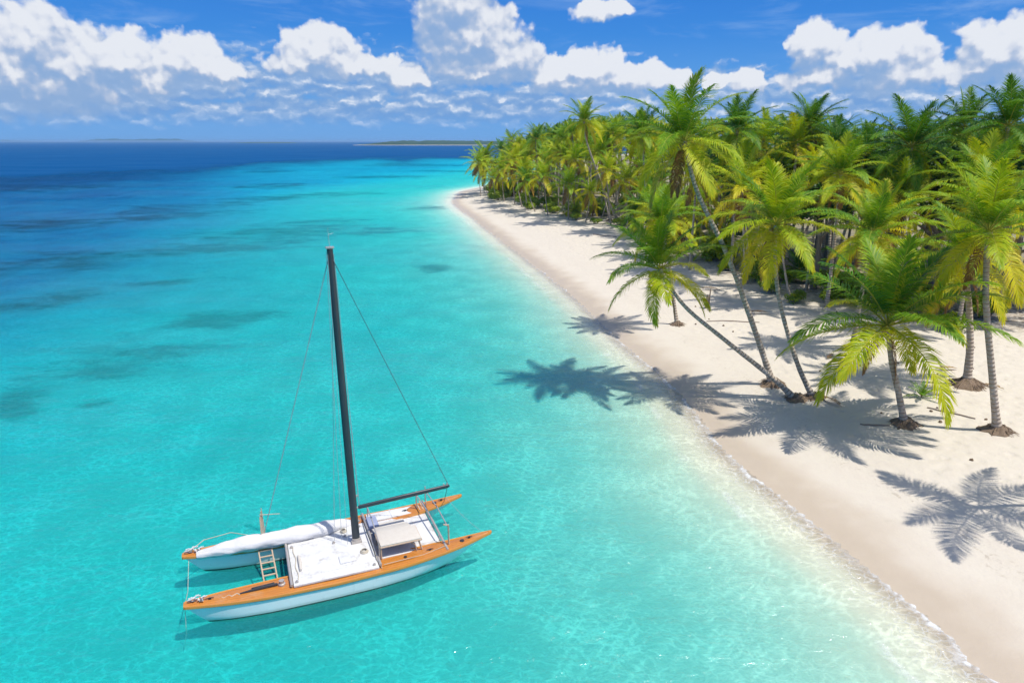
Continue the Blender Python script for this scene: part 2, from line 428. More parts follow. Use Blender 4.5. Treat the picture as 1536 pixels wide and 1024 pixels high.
# ------------------------------------------------------------------ sea
def water_material():
    m, t, out = new_mat('sea_water')
    p = t.pos(); s = t.attr('offshore'); deep = t.attr('deep')
    dist = t.vm('LENGTH', p)
    # caustic light painted as bright and dim cells in the surface's transparent tint
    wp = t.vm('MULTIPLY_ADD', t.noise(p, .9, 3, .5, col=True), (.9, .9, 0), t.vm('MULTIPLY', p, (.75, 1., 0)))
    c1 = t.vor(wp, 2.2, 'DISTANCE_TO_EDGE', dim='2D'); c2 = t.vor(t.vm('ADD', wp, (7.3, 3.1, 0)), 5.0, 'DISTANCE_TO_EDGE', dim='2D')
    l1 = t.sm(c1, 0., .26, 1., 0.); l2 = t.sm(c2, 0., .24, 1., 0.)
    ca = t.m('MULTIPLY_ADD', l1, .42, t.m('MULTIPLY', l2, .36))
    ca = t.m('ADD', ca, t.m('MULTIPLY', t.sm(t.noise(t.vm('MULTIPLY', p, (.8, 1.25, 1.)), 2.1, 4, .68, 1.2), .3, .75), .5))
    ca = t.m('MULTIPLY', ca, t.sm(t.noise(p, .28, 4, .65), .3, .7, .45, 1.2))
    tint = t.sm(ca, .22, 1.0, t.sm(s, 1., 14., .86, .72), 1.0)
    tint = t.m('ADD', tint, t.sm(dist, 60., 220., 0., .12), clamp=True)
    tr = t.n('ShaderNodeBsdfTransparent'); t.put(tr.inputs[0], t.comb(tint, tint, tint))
    # surface waves
    w1 = t.noise(t.vm('MULTIPLY', p, (1., 1.5, 1)), 1.1, 4, .6, .6)
    w2 = t.noise(t.vm('MULTIPLY', p, (.8, 1.4, 1)), .16, 4, .6)
    hgt = t.m('MULTIPLY_ADD', w2, 2.2, t.m('MULTIPLY', w1, .55))
    nb = t.bump(hgt, .85, .4)
    gl = t.n('ShaderNodeBsdfGlossy'); t.put(gl.inputs['Roughness'], t.sm(dist, 20., 400., .09, .3)); t.put(gl.inputs['Normal'], nb)
    gl.inputs[0].default_value = (1, 1, 1, 1)
    fr = t.n('ShaderNodeFresnel'); fr.inputs['IOR'].default_value = 1.28; t.put(fr.inputs['Normal'], nb)
    wind = t.sm(t.noise(t.vm('MULTIPLY', p, (.35, 1., 1)), .035, 4, .6), .35, .7, .5, 1.25)
    fac = t.m('MULTIPLY', t.m('MINIMUM', fr.outputs[0], t.sm(dist, 50., 420., .20, .04)), wind)
    # deep sea sends blue light back
    df = t.n('ShaderNodeBsdfDiffuse')
    dn = t.noise(t.vm('MULTIPLY', p, (.3, 1., 1)), .01, 4, .6)
    t.put(df.inputs[0], t.mix(dn, (.001, .062, .19), (.001, .085, .25)))
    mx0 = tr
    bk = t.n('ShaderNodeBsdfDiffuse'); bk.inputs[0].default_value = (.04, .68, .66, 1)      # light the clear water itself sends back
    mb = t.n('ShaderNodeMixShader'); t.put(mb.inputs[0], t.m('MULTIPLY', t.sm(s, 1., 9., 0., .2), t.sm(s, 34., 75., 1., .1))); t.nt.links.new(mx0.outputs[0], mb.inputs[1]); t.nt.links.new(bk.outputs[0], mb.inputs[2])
    mx0 = t.n('ShaderNodeMixShader'); t.put(mx0.inputs[0], t.m('MULTIPLY', t.sm(deep, .05, .7), .97)); t.nt.links.new(mb.outputs[0], mx0.inputs[1]); t.nt.links.new(df.outputs[0], mx0.inputs[2])
    mx = t.n('ShaderNodeMixShader'); t.put(mx.inputs[0], fac); t.nt.links.new(mx0.outputs[0], mx.inputs[1]); t.nt.links.new(gl.outputs[0], mx.inputs[2])
    # foam of the small breakers at the water's edge
    sn = t.m('ADD', s, t.m('MULTIPLY', t.m('SUBTRACT', t.noise(p, .42, 5, .62), .5), 2.0))
    f1 = t.m('MULTIPLY', t.m('MULTIPLY', t.sm(sn, -.05, .03), t.sm(sn, .08, .5, 1., 0.)), t.sm(t.noise(p, .22, 3), .36, .56, .25, .9))
    lace = t.sm(t.vor(wp, 3.2, 'DISTANCE_TO_EDGE'), 0., .12, 1., 0.)
    f2 = t.m('MULTIPLY', t.m('MULTIPLY', t.sm(sn, .1, .3), t.sm(sn, .5, 2.6, 1., 0.)), t.m('MULTIPLY', lace, .5))
    f3 = t.m('MULTIPLY', t.m('MULTIPLY', t.sm(sn, 2.2, 2.5), t.sm(sn, 2.55, 3., 1., 0.)), t.m('MULTIPLY', t.sm(t.noise(p, .25, 2), .5, .62), .35))
    fo = t.m('MULTIPLY', t.m('MAXIMUM', t.m('MAXIMUM', f1, f2), f3), t.sm(t.noise(p, 3.5, 4, .7), .3, .6))
    fd = t.n('ShaderNodeBsdfDiffuse'); fd.inputs[0].default_value = (.86, .88, .88, 1)
    mf = t.n('ShaderNodeMixShader'); t.put(mf.inputs[0], t.m('MULTIPLY', fo, .8)); t.nt.links.new(mx.outputs[0], mf.inputs[1]); t.nt.links.new(fd.outputs[0], mf.inputs[2])
    t.nt.links.new(mf.outputs[0], out.inputs['Surface'])
    va = t.n('ShaderNodeVolumeAbsorption'); va.inputs['Color'].default_value = (.22, .935, .969, 1); va.inputs['Density'].default_value = 2.2
    t.nt.links.new(va.outputs[0], out.inputs['Volume'])
    return m
def make_water():
    X, Y, Fq, _ = polar_grid(.026)
    s = -shore_d(X, Y)
    V = np.stack([X, Y, np.zeros_like(X)], -1); Fq = fix_up(V, Fq)
    me = np_mesh('sea', V, Fq, water_material(), True, dict(offshore=s, deep=deepness(X, Y)))
    o = link('sea', me); tag(o, kind='structure'); o['label'] = 'clear turquoise lagoon turning navy blue towards the horizon'
make_water()

# ------------------------------------------------------------------ far land
def far_land():
    m = pbr('distant_forest', lambda t: t.mix(t.noise(t.pos(), .03, 4, .6), (.02, .06, .03), (.06, .12, .04)), .9)
    def ridge(name, px0, px1, Y, top, label, mat, beach=True):
        x0 = (px0-768)/F*Y*1.02; x1 = (px1-768)/F*Y*1.02; n = 90
        us = np.linspace(0, 1, n); V = []; Fq = []
        for u in us:
            env = min(1, 5*u+.02, 5*(1-u)+.02)
            h = top*env*(.55+.5*fbm(np.array([u*7+Y]), np.array([3.3]), 4)[0]+.22*fbm(np.array([u*60]), np.array([Y]), 2)[0])
            x = x0+(x1-x0)*u; dp = .05*abs(x1-x0)*(.3+env)
            for k, (dy, hz) in enumerate([(-dp*1.05, -.5), (-dp, 1.5), (-dp*.93, h*.75), (-dp*.5, h), (dp*.5, h*.95), (dp, -.5)]): V.append((x, Y+dy, hz))
        for i in range(n-1):
            for k in range(5): Fq.append((i*6+k, i*6+k+1, i*6+k+7, i*6+k+6))
        o = link(name, np_mesh(name, V, Fq, mat, True)); tag(o, label, kind='structure'); return o
    sandm = pbr('distant_shore', lambda t: t.mix(t.sm(t.xyz(t.pos())[2], 1.6, 3.), (.45, .40, .32), t.mix(t.noise(t.pos(), .02, 5, .7), (.015, .05, .03), (.05, .10, .04))), .9)
    ridge('island', 545, 900, 3000, 22, 'low green island with pale shore on the horizon', sandm)
    ridge('island', 375, 470, 6500, 9, 'thin dark sliver of island on the horizon', m)
    hm = pbr('distant_hills', lambda t: t.mix(t.noise(t.pos(), .002, 4, .6), (.02, .07, .08), (.04, .09, .09)), .9)  # haze blue is also put into the hills' own colour
    ridge('hills', 150, 330, 19000, 80, 'faint blue hills on the horizon at left', hm)
    ridge('hills', -160, 110, 21000, 55, 'faint blue coast on the horizon at far left', hm)
far_land()
def haze():
    b = MB(); b.box((0, 6000, 12.), (56000, 44000, 48.)); m, t, out = new_mat('sea_air')
    v = t.n('ShaderNodeVolumePrincipled'); v.inputs['Color'].default_value = (.40, .68, 1., 1); v.inputs['Density'].default_value = HAZE
    t.nt.links.new(v.outputs[0], out.inputs['Volume'])
    o = b.build('haze', m); tag(o, 'thin blue sea air fading the far hills', kind='stuff')
HAZE = 8.5e-5
haze()
# ------------------------------------------------------------------ palms
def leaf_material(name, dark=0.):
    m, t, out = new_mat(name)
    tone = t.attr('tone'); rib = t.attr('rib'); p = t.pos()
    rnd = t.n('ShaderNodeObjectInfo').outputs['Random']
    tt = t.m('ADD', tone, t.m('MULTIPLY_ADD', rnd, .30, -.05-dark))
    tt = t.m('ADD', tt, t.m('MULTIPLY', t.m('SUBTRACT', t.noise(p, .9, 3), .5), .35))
    cr = t.n('ShaderNodeValToRGB'); t.put(cr.inputs[0], t.m('DIVIDE', tt, 1.6))
    e = cr.color_ramp.elements; e[0].position = 0; e[0].color = (.05, .16, .02, 1); e[1].position = 1; e[1].color = (.24, .13, .05, 1)
    for p_, c_ in ((.16, (.10, .25, .014)), (.30, (.22, .38, .014)), (.46, (.42, .50, .012)), (.68, (.64, .56, .016)), (.88, (.40, .24, .06))):
        k = cr.color_ramp.elements.new(p_); k.color = (*c_, 1)
    col = t.mix(t.m('MULTIPLY', rib, .75), cr.outputs[0], (.58, .52, .08))
    b = t.n('ShaderNodeBsdfPrincipled'); t.put(b.inputs['Base Color'], col); b.inputs['Roughness'].default_value = .5; b.inputs['Specular IOR Level'].default_value = .25
    tl = t.n('ShaderNodeBsdfTranslucent'); t.put(tl.inputs[0], t.mix(1., col, (1.35, 1.2, .5), 'MULTIPLY'))
    mx = t.n('ShaderNodeMixShader'); mx.inputs[0].default_value = .34
    t.nt.links.new(b.outputs[0], mx.inputs[1]); t.nt.links.new(tl.outputs[0], mx.inputs[2]); t.nt.links.new(mx.outputs[0], out.inputs[0])
    return m
M_LEAF = leaf_material('palm_leaf'); M_LEAF_DARK = leaf_material('palm_leaf_deep_green', .34)

def frond_arrays(L, e0, droop, n, wid, ll, tone, rng, side=0., m=12, g=.6, bladed=2):
    t = np.linspace(0, 1, m+1); e = e0-droop*t**1.25
    tx, tz = np.cos(e), np.sin(e); ds = L/m
    x = np.concatenate([[0], np.cumsum((tx[1:]+tx[:-1])/2*ds)]); z = np.concatenate([[0], np.cumsum((tz[1:]+tz[:-1])/2*ds)])
    y = side*L*t**2
    V = []; Q = []; T = []; RB = []
    # midrib
    nn = 4; rr = np.interp(t, [0, .12, 1], [.055, .032, .006])*(L/4.5)
    ring = []
    for k in range(nn):
        a = 2*math.pi*k/nn
        ring.append(np.stack([x-np.sin(e)*rr*math.sin(a), y+rr*math.cos(a), z+np.cos(e)*rr*math.sin(a)], -1))
    rv = np.stack(ring, 1).reshape(-1, 3); V.append(rv); T.append(np.full(len(rv), tone)); RB.append(np.ones(len(rv)))
    for i in range(m):
        for k in range(nn): Q.append((i*nn+k, i*nn+(k+1) % nn, (i+1)*nn+(k+1) % nn, (i+1)*nn+k))
    Q = [np.array(Q)]; off = len(rv)
    for sg in (-1, 1):
        u = np.clip(np.linspace(.13, .995, n)+rng.normal(0, .004, n), .1, 1)
        bx, by, bz = np.interp(u, t, x), np.interp(u, t, y), np.interp(u, t, z); ee = np.interp(u, t, e)
        Tn = np.stack([np.cos(ee), 2*side*u, np.sin(ee)], -1); Tn /= np.linalg.norm(Tn, axis=1)[:, None]
        N = np.stack([-np.sin(ee), 0*ee, np.cos(ee)], -1); B = np.array([0, sg, 0.])
        phi = np.radians(np.interp(u, [.1, .5, 1], [72, 58, 14]))+rng.normal(0, .07, n)
        vee = np.radians(np.interp(u, [.1, 1], [24, 8]))+rng.normal(0, .10, n)
        d = Tn*np.cos(phi)[:, None]+(B*np.cos(vee)[:, None]+N*np.sin(vee)[:, None])*np.sin(phi)[:, None]
        l = ll*np.sin(math.pi*(.13+.80*u))**.65*rng.uniform(.85, 1.1, n)
        gg = g*rng.uniform(.6, 1.35, n)
        d2 = d+np.stack([0*gg, 0*gg, -gg], -1); d2 /= np.linalg.norm(d2, axis=1)[:, None]
        base = np.stack([bx, by, bz], -1); mid = base+d*(l*.45)[:, None]; tip = mid+d2*(l*.55)[:, None]
        def wv(dd):
            w = Tn-dd*np.sum(Tn*dd, 1)[:, None]; return w/(np.linalg.norm(w, axis=1)[:, None]+1e-6)
        w1, w2 = wv(d), wv(d2)
        vs = np.stack([base-w1*wid*.3, base+w1*wid*.3, mid+w1*wid*.5, mid-w1*wid*.5, tip+w2*wid*.08, tip-w2*wid*.08], 1).reshape(-1, 3)
        i0 = off+np.arange(n)*6
        Q.append(np.stack([i0, i0+1, i0+2, i0+3], -1)); Q.append(np.stack([i0+3, i0+2, i0+4, i0+5], -1))
        tn = np.repeat((tone+rng.normal(0, .07, n))[:, None], 6, 1); tn[:, 4:] += .18
        V.append(vs); T.append(tn.ravel()); RB.append(np.zeros(len(vs))); off += len(vs)
    return np.vstack(V), np.vstack(Q), np.concatenate(T), np.concatenate(RB)

def frond_pose(a, rng):
    """age 0 (spear leaf) .. 1 (hanging): start elevation, droop, length factor, tone"""
    e0 = R(np.interp(a, [0, .15, .4, .7, 1], [82, 65, 42, 13, -44])+rng.normal(0, 5))
    dr = R(np.interp(a, [0, .15, .4, .7, 1], [16, 32, 47, 54, 36])+rng.normal(0, 6))
    lf = np.interp(a, [0, .2, .6, 1], [.80, 1.02, 1.06, .92])*rng.uniform(.93, 1.05)
    tn = np.interp(a, [0, .2, .5, .8, 1], [.45, .26, .36, .66, .90])+rng.normal(0, .09)
    return e0, dr, lf, tn

NF = 23
POOL = []
for k in range(2):
    rng = np.random.default_rng(100+k); st = []
    for i in range(NF):
        a = i/(NF-1); e0, dr, lf, tn = frond_pose(a, rng)
        V, Q, T, RB = frond_arrays(4.7*lf, e0, dr, 84, .052, 1.04, tn, rng, rng.normal(0, .06), 14, .35+.45*a)
        st.append(np_mesh('frond', V, Q, M_LEAF, True, dict(tone=T, rib=RB)))
    POOL.append(st)

DEAD = []
for k in range(2):
    rng = np.random.default_rng(190+k)
    V, Q, T, RB = frond_arrays(3.3, R(-58-8*k), R(24), 44, .06, .6, 1.5, rng, .05, 10, 1.2)
    DEAD.append(np_mesh('dead_frond', V, Q, M_LEAF, True, dict(tone=T, rib=RB*.2)))

def crown_mesh(seed, L, nf, n, wid, tshift=0., amin=0., amax=1., dead=2, mat=None):
    rng = np.random.default_rng(seed); Vs = []; Qs = []; Ts = []; Rs = []; off = 0
    for i in range(nf+dead):
        if i < nf: a = amin+(amax-amin)*i/(nf-1); e0, dr, lf, tn = frond_pose(a, rng)
        else: e0, dr, lf, tn = R(-62+rng.normal(0, 6)), R(20), .75, 1.55-tshift
        V, Q, T, RB = frond_arrays(L*lf, e0, dr, n, wid, .215*L, tn+tshift, rng, rng.normal(0, .07), 9, .5+.5*min(i/nf, 1))
        az = i*2.39996+rng.normal(0, .16); c, s_ = math.cos(az), math.sin(az)
        V = np.stack([V[:, 0]*c-V[:, 1]*s_, V[:, 0]*s_+V[:, 1]*c, V[:, 2]], -1)
        Vs.append(V); Qs.append(Q+off); Ts.append(T); Rs.append(RB); off += len(V)
    return np_mesh('crown', np.vstack(Vs), np.vstack(Qs), mat or M_LEAF, True, dict(tone=np.concatenate(Ts), rib=np.concatenate(Rs)))

def bark(t):
    a = t.attr('along'); p = t.obj()
    ring = t.m('SINE', t.m('MULTIPLY', t.m('ADD', a, t.m('MULTIPLY', t.noise(p, 3, 2), .12)), 26.))
    c = t.mix(t.noise(p, 5, 4, .65), (.34, .275, .21), (.60, .51, .41))
    c = t.mix(t.m('MULTIPLY', t.sm(ring, .2, 1.), .75), c, (.20, .165, .13))
    c = t.mix(t.m('MULTIPLY', t.sm(t.noise(p, 1.7, 3), .55, .7), .5), c, (.62, .57, .50))
    return c
def bark_bump(t):
    a = t.attr('along'); ring = t.m('SINE', t.m('MULTIPLY', a, 26.))
    return t.bump(t.m('ADD', ring, t.noise(t.obj(), 14, 3)), .5, .03)
M_BARK = pbr('palm_bark', bark, .9, bump=bark_bump, spec=.2)
M_ROOT = pbr('palm_roots', lambda t: t.mix(t.noise(t.obj(), 9, 4, .7), (.11, .075, .05), (.36, .27, .19)), .95, spec=.1, bump=lambda t: t.bump(t.noise(t.obj(), 16, 4, .7), .8, .06))
M_NUT = pbr('coconut_husk', lambda t: t.mix(t.noise(t.obj(), 6, 2), (.30, .26, .04), (.36, .20, .06)), .5)

def trunk_mesh(pts, r0, r1, flare=1.9, n=10, name='trunk', sub=7):
    P_ = catmull(pts, sub) if len(pts) > 2 else np.linspace(pts[0], pts[1], 10)
    seg = np.linalg.norm(np.diff(P_, axis=0), axis=1); al = np.concatenate([[0], np.cumsum(seg)]); tot = al[-1]
    V = []; A = []
    for i, p in enumerate(P_):
        tg = P_[min(i+1, len(P_)-1)]-P_[max(i-1, 0)]; tg = tg/np.linalg.norm(tg)
        a = np.cross(tg, (0, 1, 0)); a /= np.linalg.norm(a); b = np.cross(tg, a)
        u = al[i]/tot
        r = (r0+(r1-r0)*u**.8)*(1+(flare-1)*math.exp(-al[i]/(.035*tot+.12)))*(1+.05*math.sin(al[i]*5.3+r0*90)) + (.06*r1/.1*math.exp(-(tot-al[i])/.25) if flare > 1 else 0)
        for k in range(n):
            th = 2*math.pi*k/n; V.append(p+(a*math.cos(th)+b*math.sin(th))*r); A.append(al[i])
    Q = [(i*n+k, i*n+(k+1) % n, (i+1)*n+(k+1) % n, (i+1)*n+k) for i in range(len(P_)-1) for k in range(n)]
    return np_mesh(name, V, np.array(Q), M_BARK, True, dict(along=A))

def root_mesh(seed, r=.62, h=.42):
    rng = np.random.default_rng(seed); b = MB(); rings = []
    for j, u in enumerate((0, .25, .55, .8, 1.)):
        rad = r*(1-u)**1.3+.2; ring = []
        for k in range(18):
            th = 2*math.pi*k/18; q = rad*(1+.28*rng.normal()*(1-u)*.8)
            ring.append((q*math.cos(th), q*math.sin(th), -.12+(h+.1)*u+.04*rng.normal()))
        rings.append(ring)
    b.loft(rings)
    for k in range(46):
        th = rng.uniform(0, 2*math.pi); r1 = r*rng.uniform(.75, 1.5)
        b.tube([(.2*math.cos(th), .2*math.sin(th), h*rng.uniform(.5, 1.)), (r1*.6*math.cos(th+.1), r1*.6*math.sin(th+.1), h*.42), (r1*math.cos(th+.15), r1*math.sin(th+.15), -.03)], [.028, .022, .008], 4, False)
    bmesh.ops.recalc_face_normals(b.bm, faces=b.bm.faces)
    me = bpy.data.meshes.new('root_mound'); b.bm.to_mesh(me); b.bm.free(); me.materials.append(M_ROOT); return me
ROOTS = [root_mesh(5), root_mesh(9)]
def nut_mesh():
    bm = bmesh.new(); bmesh.ops.create_uvsphere(bm, u_segments=10, v_segments=7, radius=.13)
    for v in bm.verts: v.co.z *= 1.25; v.co.x *= 1+.12*math.sin(3*math.atan2(v.co.y, v.co.x))
    me = bpy.data.meshes.new('coconut'); bm.to_mesh(me); bm.free(); me.materials.append(M_NUT)
    me.polygons.foreach_set('use_smooth', np.ones(len(me.polygons), bool)); return me
NUT = nut_mesh()

def hero_palm(base, crown, mids, L, label, skip=1, dark=False, r0=.17, r1=.105, k=0, roots=True, nuts=0, amin=0., rz=0., drop=0, tilt=(0, 0), group='palms standing on the open sand'):
    """a palm of the beach: base and crown in the world, mids = points the trunk passes through"""
    b = Vector(base)
    o = empty('coconut_palm', b, label, 'palm tree', group)
    loc = [np.array(Vector(p)-b) for p in [base]+list(mids)+[crown]]
    loc[0] = loc[0]-np.array((0, 0, .15))
    tr = link('trunk', trunk_mesh(loc, r0, r1, 1.75), o)
    if roots:
        rm = link('root_mound', ROOTS[k % 2], tr, (0, 0, 0)); rm.rotation_euler.z = k*1.3; rm.scale = (r0/.165, r0/.165, r0/.2)
    top = Vector(crown)-b
    up = Matrix.Rotation(tilt[0], 4, 'X') @ Matrix.Rotation(tilt[1], 4, 'Y')
    rng = np.random.default_rng(300+k)
    for i in range(NF):
        if i/(NF-1) < amin or i >= NF-drop or i % skip: continue
        f = link('frond', POOL[k % 2][i], o)
        s = L/4.7*rng.uniform(.94, 1.06)
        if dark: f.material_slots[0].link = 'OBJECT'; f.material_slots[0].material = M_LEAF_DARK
        f.matrix_local = Matrix.Translation(top) @ up @ Matrix.Rotation(rz+i*2.39996+rng.normal(0, .13), 4, 'Z') @ Matrix.Diagonal((s, s, s, 1))
    for i in range(1+k % 2 if skip == 1 else 0):
        f = link('dead_frond', DEAD[(k+i) % 2], o); f.matrix_local = Matrix.Translation(top+Vector((0, 0, -.15))) @ Matrix.Rotation(k*1.9+i*2.3, 4, 'Z'); f['label'] = 'withered brown frond hanging down'
    for i in range(nuts):
        a = i*2.4+k; c = link('coconut', NUT, o, top+Vector((.27*math.cos(a), .27*math.sin(a), -.22-.1*(i % 3))))
    return o

def midpts(base, crown, sag):
    """trunk that leaves the ground at a slant and straightens up"""
    b, c = Vector(base), Vector(crown); d = c-b
    return [b+Vector((d.x*u*1., d.y*u, d.z*u))+Vector((d.x, d.y, 0))*sag*math.sin(math.pi*u) for u in (.2, .45, .75)]

def pt(px, py, Y): return P(px, py, Y)
# the nearest palms, one by one
bA = ground_at(1196, 598); Yb = bA.y
hero_palm(bA, pt(990, 405, 44.5), [pt(1158, 566, Yb+.3), pt(1085, 508, Yb+.9), pt(1026, 458, Yb+1.4)], 4.6, 'palm leaning far left, low bushy crown over the wet sand, trunk nearly lying down', k=0, r0=.18, nuts=5, tilt=(0, -.25), drop=1)
bB = ground_at(1160, 576)
hero_palm(bB, pt(1026, 212, bB.y-.3), [pt(1138, 512, bB.y), pt(1092, 385, bB.y), pt(1046, 288, bB.y-.1)], 4.6, 'tallest palm of the beach with a long pale slanting trunk and crown against the clouds', k=1, r0=.21, r1=.12, rz=.8, nuts=6, tilt=(0, -.1))
bC = ground_at(1222, 596)
hero_palm(bC, pt(1164, 338, bC.y+.6), [pt(1196, 545, bC.y+.1), pt(1170, 455, bC.y+.3), pt(1163, 390, bC.y+.5)], 4.7, 'palm with a large shaggy yellow green crown just right of the tallest slanting trunk', k=2, rz=1.7, nuts=6)
bD = ground_at(1358, 636)
hero_palm(bD, pt(1332, 488, bD.y), [pt(1348, 590, bD.y), pt(1337, 540, bD.y)], 6.0, 'short palm with a wide low bushy crown on the open sand at right', k=3, r0=.20, r1=.13, rz=-.56, nuts=4, drop=2)
bE = ground_at(1497, 646)
hero_palm(bE, pt(1482, 348, bE.y+.2), [pt(1488, 560, bE.y), pt(1479, 450, bE.y+.1)], 4.8, 'tall straight grey palm nearest to the right edge of the picture, bare trunk', k=4, r0=.20, r1=.135, rz=-.7, nuts=5)
bF = ground_at(1450, 578)
hero_palm(bF, pt(1447, 392, bF.y+.3), [pt(1455, 520, bF.y), pt(1453, 450, bF.y+.2)], 4.7, 'palm with a swollen trunk foot standing just behind the tall straight grey palm at right', k=5, r0=.27, r1=.14, rz=.9, nuts=3)
bG = ground_at(928, 332)
hero_palm(bG, pt(876, 183, bG.y-3), [pt(912, 300, bG.y-.5), pt(893, 250, bG.y-1.5), pt(880, 212, bG.y-2.6)], 5.2, 'tall slender palm leaning over the middle of the far beach, long white trunk', k=6, r0=.24, r1=.13, rz=.3, group='palms along the far beach', nuts=0)
bG2 = ground_at(915, 331)
hero_palm(bG2, pt(900, 230, bG2.y+3), [pt(908, 300, bG2.y+1), pt(902, 262, bG2.y+2)], 4.8, 'thinner palm whose trunk rises right beside the long white leaning trunk', k=7, r0=.18, r1=.11, rz=1.3, group='palms along the far beach')
bH = ground_at(1016, 487)
hero_palm(bH, pt(992, 336, bH.y-.5), [pt(1010, 445, bH.y+.2), pt(1003, 392, bH.y)], 4.2, 'yellowish palm on a root mound hidden behind the crown of the far leaning palm', k=8, r0=.17, r1=.11, rz=2.6, drop=1)
bI = Vector((26.6, 26.8, 0)); bI.z = gz(bI.x, bI.y)
hero_palm(bI, (25.6, 25.4, bI.z+10.6), [(26.7, 26.6, bI.z+4), (26.2, 26., bI.z+8)], 4.6, 'palm outside the right edge whose star shaped shadow falls on the sand', skip=2, k=9, rz=.2)
# palms of the grove one can pick out by their crown
def mid_palm(px, py, Y, bpx, L, label, k, rz, grp='palms picked out of the grove'):
    c = pt(px, py, Y); bx = (bpx-768)/F*Y*.98
    b = Vector((bx, Y+1.2, gz(bx, Y+1.2)))
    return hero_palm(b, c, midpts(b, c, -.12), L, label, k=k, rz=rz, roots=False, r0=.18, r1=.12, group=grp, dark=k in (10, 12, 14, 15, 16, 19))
mid_palm(1366, 222, 66, 1380, 5.6, 'big dark green palm crown standing high in the grove right of centre, against the sky', 10, .3)
mid_palm(1262, 262, 63, 1272, 4.6, 'mid green palm crown between the shaggy palm and the big dark grove palm', 11, 1.)
mid_palm(1106, 196, 82, 1112, 4.8, 'palm crown on the skyline right of the tallest slanting palm', 12, 2.)
mid_palm(1310, 352, 50.5, 1325, 4.6, 'upright palm fan rising just behind the short bushy palm on the sand', 13, .7)
mid_palm(1512, 190, 60, 1520, 4.9, 'tall palm with wind torn fronds at the upper right corner of the grove', 14, 1.5)
mid_palm(1447, 192, 72, 1452, 4.5, 'dark palm crown on the skyline between two taller crowns at right', 15, 2.5)
mid_palm(1215, 190, 84, 1218, 4.6, 'palm crown on the skyline above the shaggy yellow green palm', 16, .1)
mid_palm(1475, 280, 54, 1490, 4.8, 'light green palm fan in the grove above the tall straight grey trunk', 17, 1.1)
mid_palm(728, 238, 222, 750, 6.6, 'outermost palm at the far tip of the beach, leaning over the water', 18, .4, 'palms along the far beach')
mid_palm(962, 200, 118, 975, 5.2, 'dark palm crown just left of the tallest slanting palm', 19, 1.9)

# the grove
CROWNS = [crown_mesh(500+i, 4.8, 20, 44, .074, [.06, .14, -.02, .2, .1][i], 0., [1, .95, .9, 1, .97][i]) for i in range(5)]
CROWNS_D = [crown_mesh(520+i, 4.9, 20, 44, .074, -.05, 0., .93, 1, M_LEAF_DARK) for i in range(3)]
TRUNKS = []
for i in range(6):
    rng = np.random.default_rng(40+i); lx = [.3, .8, 1.4, 2.0, 2.7, .1][i]; c_ = rng.normal(0, .2)
    # unit height in z, metres in x and y
    P_ = catmull([(0, 0, -.02), (lx*.35+c_*.3, c_*.4, .25), (lx*.72+c_*.2, c_, .6), (lx, c_*.5, 1.)], 5)
    V = []; A = []
    for j, p in enumerate(P_):
        u = j/(len(P_)-1); r = .17-.06*u+.11*math.exp(-u*22)
        for q in range(7): V.append((p[0]+r*math.cos(q*2*math.pi/7), p[1]+r*math.sin(q*2*math.pi/7), p[2])); A.append(u*12)
    Q = [(j*7+q, j*7+(q+1) % 7, (j+1)*7+(q+1) % 7, (j+1)*7+q) for j in range(len(P_)-1) for q in range(7)]
    TRUNKS.append((np_mesh('trunk', V, np.array(Q), M_BARK, True, dict(along=A)), lx, c_*.5))
SKY_X = [680, 740, 800, 850, 900, 950, 1000, 1060, 1100, 1150, 1250, 1340, 1400, 1480, 1540, 1700]
SKY_Y = [222, 207, 188, 178, 174, 168, 172, 176, 170, 166, 166, 162, 166, 160, 150, 140]
n_forest = 0
def grove_palm(x, y, h, dark, label, group, lean=None, name='coconut_palm', cs=1., cat='palm tree'):
    z = gz(x, y)
    rz = random.uniform(0, 6.28) if lean is None else math.atan2(-.45, -.9)+random.gauss(0, .5)
    o = empty(name, (x, y, z), label, cat, group, rz)
    i = random.randrange(6) if lean is None else random.choice((2, 3, 4))
    me, lx, ly = TRUNKS[i]; kx = h/12 if h > 5 else .3
    t_ = link('trunk', me, o); t_.scale = (kx if kx > .75 else .75, kx if kx > .75 else .75, h); kx = t_.scale.x
    c = link('crown', random.choice(CROWNS_D if dark else CROWNS), o, (lx*kx, ly*kx, h))
    s = cs*random.uniform(.86, 1.12); c.scale = (s, s, s*random.uniform(.92, 1.08)); c.rotation_euler = (random.gauss(0, .1), random.gauss(0, .1), random.uniform(0, 6.28))
    return o
